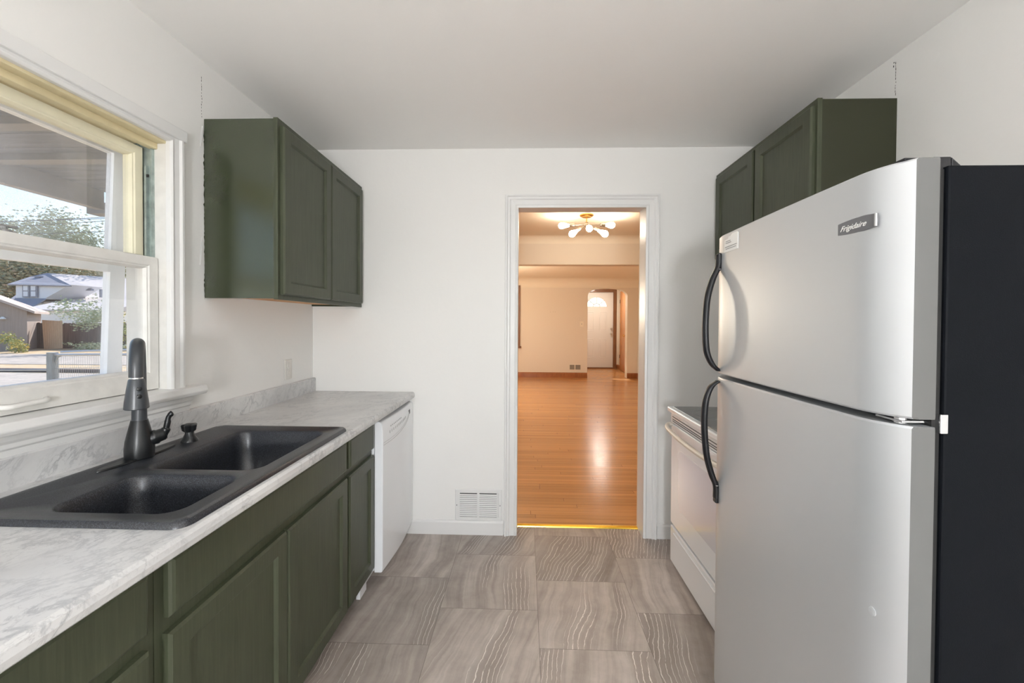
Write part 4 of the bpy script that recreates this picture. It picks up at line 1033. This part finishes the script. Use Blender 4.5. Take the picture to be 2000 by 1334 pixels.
def foliage(name, label, cat, c, rad, n, size, m, group=None, trunk=0, blobs=6, spiky=0.0):
    t = thing(name, label, cat, (c[0], c[1], GZ), group)
    rnd = random.Random(hash((round(c[0], 1), n)) & 0xffff)
    B = [(rnd.uniform(-.6, .6)*rad[0], rnd.uniform(-.6, .6)*rad[1], rnd.uniform(-.55, .6)*rad[2], rnd.uniform(.35, .6)) for _ in range(blobs)]
    bm = bmesh.new()
    for k in range(n):
        b = B[k % blobs]; u = Vector((rnd.gauss(0, 1), rnd.gauss(0, 1), rnd.gauss(0, 1))).normalized()*(rnd.random()**.4)
        p = Vector((c[0]+b[0]+u.x*rad[0]*b[3], c[1]+b[1]+u.y*rad[1]*b[3], c[2]+b[2]+u.z*rad[2]*b[3]*(1+spiky*rnd.random())))
        if p.z < GZ: continue
        s = size*rnd.uniform(.6, 1.3); a_, b_ = frame_of((rnd.gauss(0, 1), rnd.gauss(0, 1), rnd.gauss(0, 1)+.2))
        vs = [bm.verts.new(p+a_*s*i+b_*s*j) for i, j in ((-.5, 0), (0, -.3), (.6, 0), (0, .3))]; bm.faces.new(vs)
    fin('foliage', bm, m, t, fix=False)
    if trunk:
        bm = bmesh.new(); tube(bm, [(c[0], c[1], GZ), (c[0]+.1, c[1], c[2]-rad[2]*.3), (c[0], c[1], c[2])], [trunk, trunk*.7, trunk*.3], 8); fin('trunk', bm, M['bark'], t)
    return t
c = at(172, 610, 21); foliage('leafy_bush', 'large pale green bush spilling over the dark fence', 'bush', (c.x, 21, c.z-.2), (1.9, 1.0, 1.0), 1500, .13, M['leafg'], blobs=9, spiky=.5)
c = at(238, 615, 21); foliage('leafy_bush', 'yellow green bush tip seen in the narrow gap beside the storm window', 'bush', (c.x+.6, 21, .55), (1.2, 1.0, 1.5), 900, .13, M['leafy'], blobs=6)
c = at(26, 668, 20); foliage('flowering_shrub', 'yellow flowering shrub at the foot of the tan shed', 'shrub', (c.x, 20, .05), (.85, .7, .62), 900, .11, M['leafy'], spiky=.5)
c = at(165, 680, 22.6); foliage('weed_patch', 'grey green weeds along the foot of the dark fence', 'weeds', (c.x+1.6, 22.3, GZ+.2), (2.6, .6, .35), 1400, .11, M['leafg'], blobs=14)
TL = [(25, 482, 62, 5.5, 'tall pale tree behind the house, leftmost of the tree tops in the upper pane', 'leafg'),
      (100, 474, 62, 6.0, 'tall pale feathery tree rising highest behind the house', 'leafg'),
      (150, 492, 64, 5.0, 'rounded pale tree right of the tallest tree behind the house', 'leafg'),
      (205, 515, 66, 4.6, 'low tree beside the storm window edge, under the power lines', 'leafg'),
      (10, 552, 56, 4.4, 'dark green tree at the far left behind the house roof', 'leafa'),
      (75, 556, 57, 4.6, 'autumn tree with reddish yellow leaves just above the house ridge', 'leafa'),
      (150, 556, 58, 4.6, 'green and orange tree above the pale roof', 'leafa'),
      (225, 560, 58, 4.4, 'green tree behind the right end of the pale roof', 'leafa')]
for px, py, Yt, r, lab, mm in TL:
    c = at(px, py, Yt); foliage('garden_tree', lab, 'tree', (c.x, Yt, c.z), (r, r*.6, r*.85), 4200, .40, M[mm], 'trees behind the house', .3, 15, .7)
for k, (y0, y1, s) in enumerate(((425, 421, 1), (436, 424, .4), (445, 428, 1), (452, 452, 1))):
    a, b = at(-300, y0+8, 34), at(330, y1-(6 if k else 0), 34); m_ = (a+b)/2-Vector((0, 0, .5*s))
    bm = bmesh.new(); tube(bm, [a.lerp(m_, t)*(1-t)+m_.lerp(b, t)*t for t in [i/10 for i in range(11)]], .028, 5)
    tag(fin('power_line', bm, M['wire']), ['topmost thin power line crossing the sky in the window', 'second thin power line from the top, sloping up to the right', 'third thin power line from the top of the window sky', 'lowest thin power line, just above the tree tops'][k], 'power line', 'power lines across the sky')
